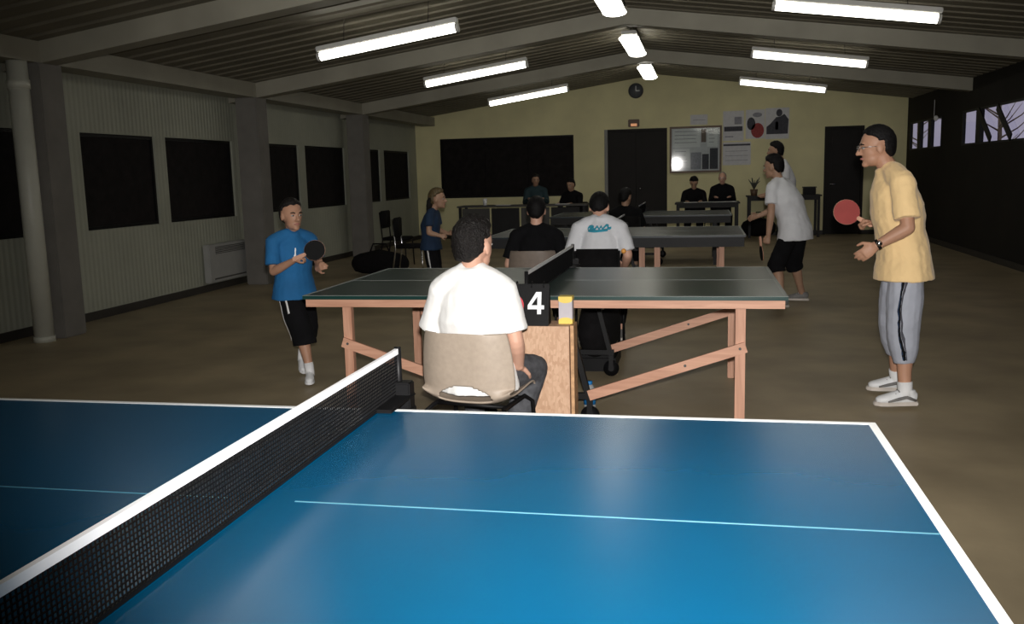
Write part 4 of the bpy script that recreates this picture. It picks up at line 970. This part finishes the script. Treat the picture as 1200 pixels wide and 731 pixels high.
ANCH[t.name] = V((.80, YB, 1.85)); t.location = (.80, YB-.005, 1.85)
def poster(label, x0, x1, z0, z1, prints, base='paper'):
    t = thing('wall_poster', label, 'poster', ((x0+x1)/2, YB, (z0+z1)/2))
    s = box('sheet', base, t, x0, x1, YB-.006, YB-.001, z0, z1)
    W, H = x1-x0, z1-z0; MP = Matrix(((1,0,0),(0,0,-1),(0,1,0)))
    for m, pts in prints:
        bm = NB(); prism(bm, [(x*W, y*H) for x, y in pts], .001, MP, (x0, YB-.006, z0)); obj('print', bm, m, s)
def circ(cx, cy, rx, ry, n=18): return [(cx+rx*math.cos(2*math.pi*i/n), cy+ry*math.sin(2*math.pi*i/n)) for i in range(n)]
def rect(a, b, c, d): return [(a,c),(b,c),(b,d),(a,d)]
poster('white poster with a dark band, left of the red figure poster', 1.37, 1.80, 2.01, 2.63, [('ink_dark', rect(.06,.94,.32,.48)), ('ink_grey', rect(.55,.9,.55,.8)), ('ink_grey', rect(.1,.5,.12,.16))])
poster('poster with dark and red rounded figures', 1.84, 2.23, 2.04, 2.64, [('ink_dark', circ(.28,.52,.22,.22)), ('ink_red', circ(.62,.28,.34,.26)), ('ink_grey', circ(.6,.82,.25,.08))])
poster('poster with a dark figure of a sportsman', 2.24, 2.72, 2.02, 2.66, [('ink_dark', [(.05,.16),(.95,.16),(.98,.62),(.80,.80),(.62,.72),(.45,.70),(.22,.50),(.05,.40)]), ('ink_dark', circ(.58,.84,.13,.12)), ('ink_grey', rect(.42,.55,.30,.55))], 'paper')
poster('white calendar sheet below the dark-banded poster', 1.37, 1.95, 1.50, 1.98, [('ink_dark', rect(.02,.98,.84,.92)), ('ink_grey', rect(.1,.9,.60,.62)), ('ink_grey', rect(.1,.9,.40,.42)), ('ink_grey', rect(.1,.9,.2,.22))])
poster('small plain paper above the notice board', .69, 1.05, 2.37, 2.58, [('ink_grey', rect(.15,.85,.45,.5))])
t = thing('exit_light', 'small reddish emergency light above the double door', 'sign light', (-.51, YB, 2.45))
box('housing', 'brown_frame', t, -.63, -.39, YB-.06, YB-.001, 2.37, 2.53, bev=.01); box('diffuser', 'exit_glow', t, -.57, -.44, YB-.075, YB-.06, 2.385, 2.44)
t = thing('wall_clock', 'round dark wall clock high on the gable', 'clock', (-.46, YB, 3.16))
bm = NB(); tube(bm, [(-.46,YB-.06,3.13),(-.46,YB-.001,3.13)], .15, 28); obj('clock_case', bm, 'clock_face', t, True)
bm = NB(); n = 28; tube(bm, [(-.46+.15*math.cos(2*math.pi*i/n), YB-.06, 3.13+.15*math.sin(2*math.pi*i/n)) for i in range(n+1)], .012, 8, (0,1,0)); obj('rim', bm, 'desk_grey', t, True)
bm = NB(); bx(bm, -.466, -.454, YB-.066, YB-.06, 3.13, 3.23); bx(bm, -.46, -.38, YB-.066, YB-.06, 3.124, 3.136); obj('clock_hand', bm, 'white_line', t)
# window cord
t = thing('window_cord', 'thin pale cord hanging at the far right window', 'cord', (XR-.05, 16.75, 2.2))
bm = NB(); tube(bm, [(XR-.05,16.9,2.55),(XR-.05,16.9,2.24)], .005, 6, (1,0,0)); obj('cord', bm, 'paper', t); 
bm = NB(); ell(bm, (XR-.05,16.75,2.22), (.04,.04,.05), None, 2); bx(bm, XR-.05, XR+.06, 16.74, 16.76, 2.2, 2.22); obj('pull_knob', bm, 'paper_white', t, True)

# ------------------------------------------------------------------ outside, seen through the high windows
b = NB(); bx(b, 5.3, 40, -20, 60, -.4, -.3); o = struct('ground_outside', b, 'outdoor_leaf')
random.seed(5)
for i, (x, y, h) in enumerate(((13.5,58,5.6),(13.0,41,5.0))):
    t = thing('garden_tree', ['bare-looking tree seen through the far right window','grey tree seen through the nearer right window','tall tree farthest outside the right windows','bushy tree outside, nearest the hall','distant tree outside behind the others'][i], 'tree', (x, y, -.3), 'trees outside the windows')
    bm = NB(); tube(bm, [(x,y,-.3),(x+.1,y,h*.5),(x,y,h)], [.12,.09,.03], 8); obj('trunk', bm, 'brown_frame', t, True)
    for k in range(16):
        a = random.random()*6.3; z = h*(.35+.6*random.random()); L_ = .6+1.2*random.random()
        bm = NB(); tube(bm, [(x+.05,y,z), (x+.5*L_*math.cos(a),y+.5*L_*math.sin(a),z+.3*L_), (x+L_*math.cos(a),y+L_*math.sin(a),z+.8*L_)], [.04,.025,.008], 6); obj('branch', bm, 'brown_frame', t, True)
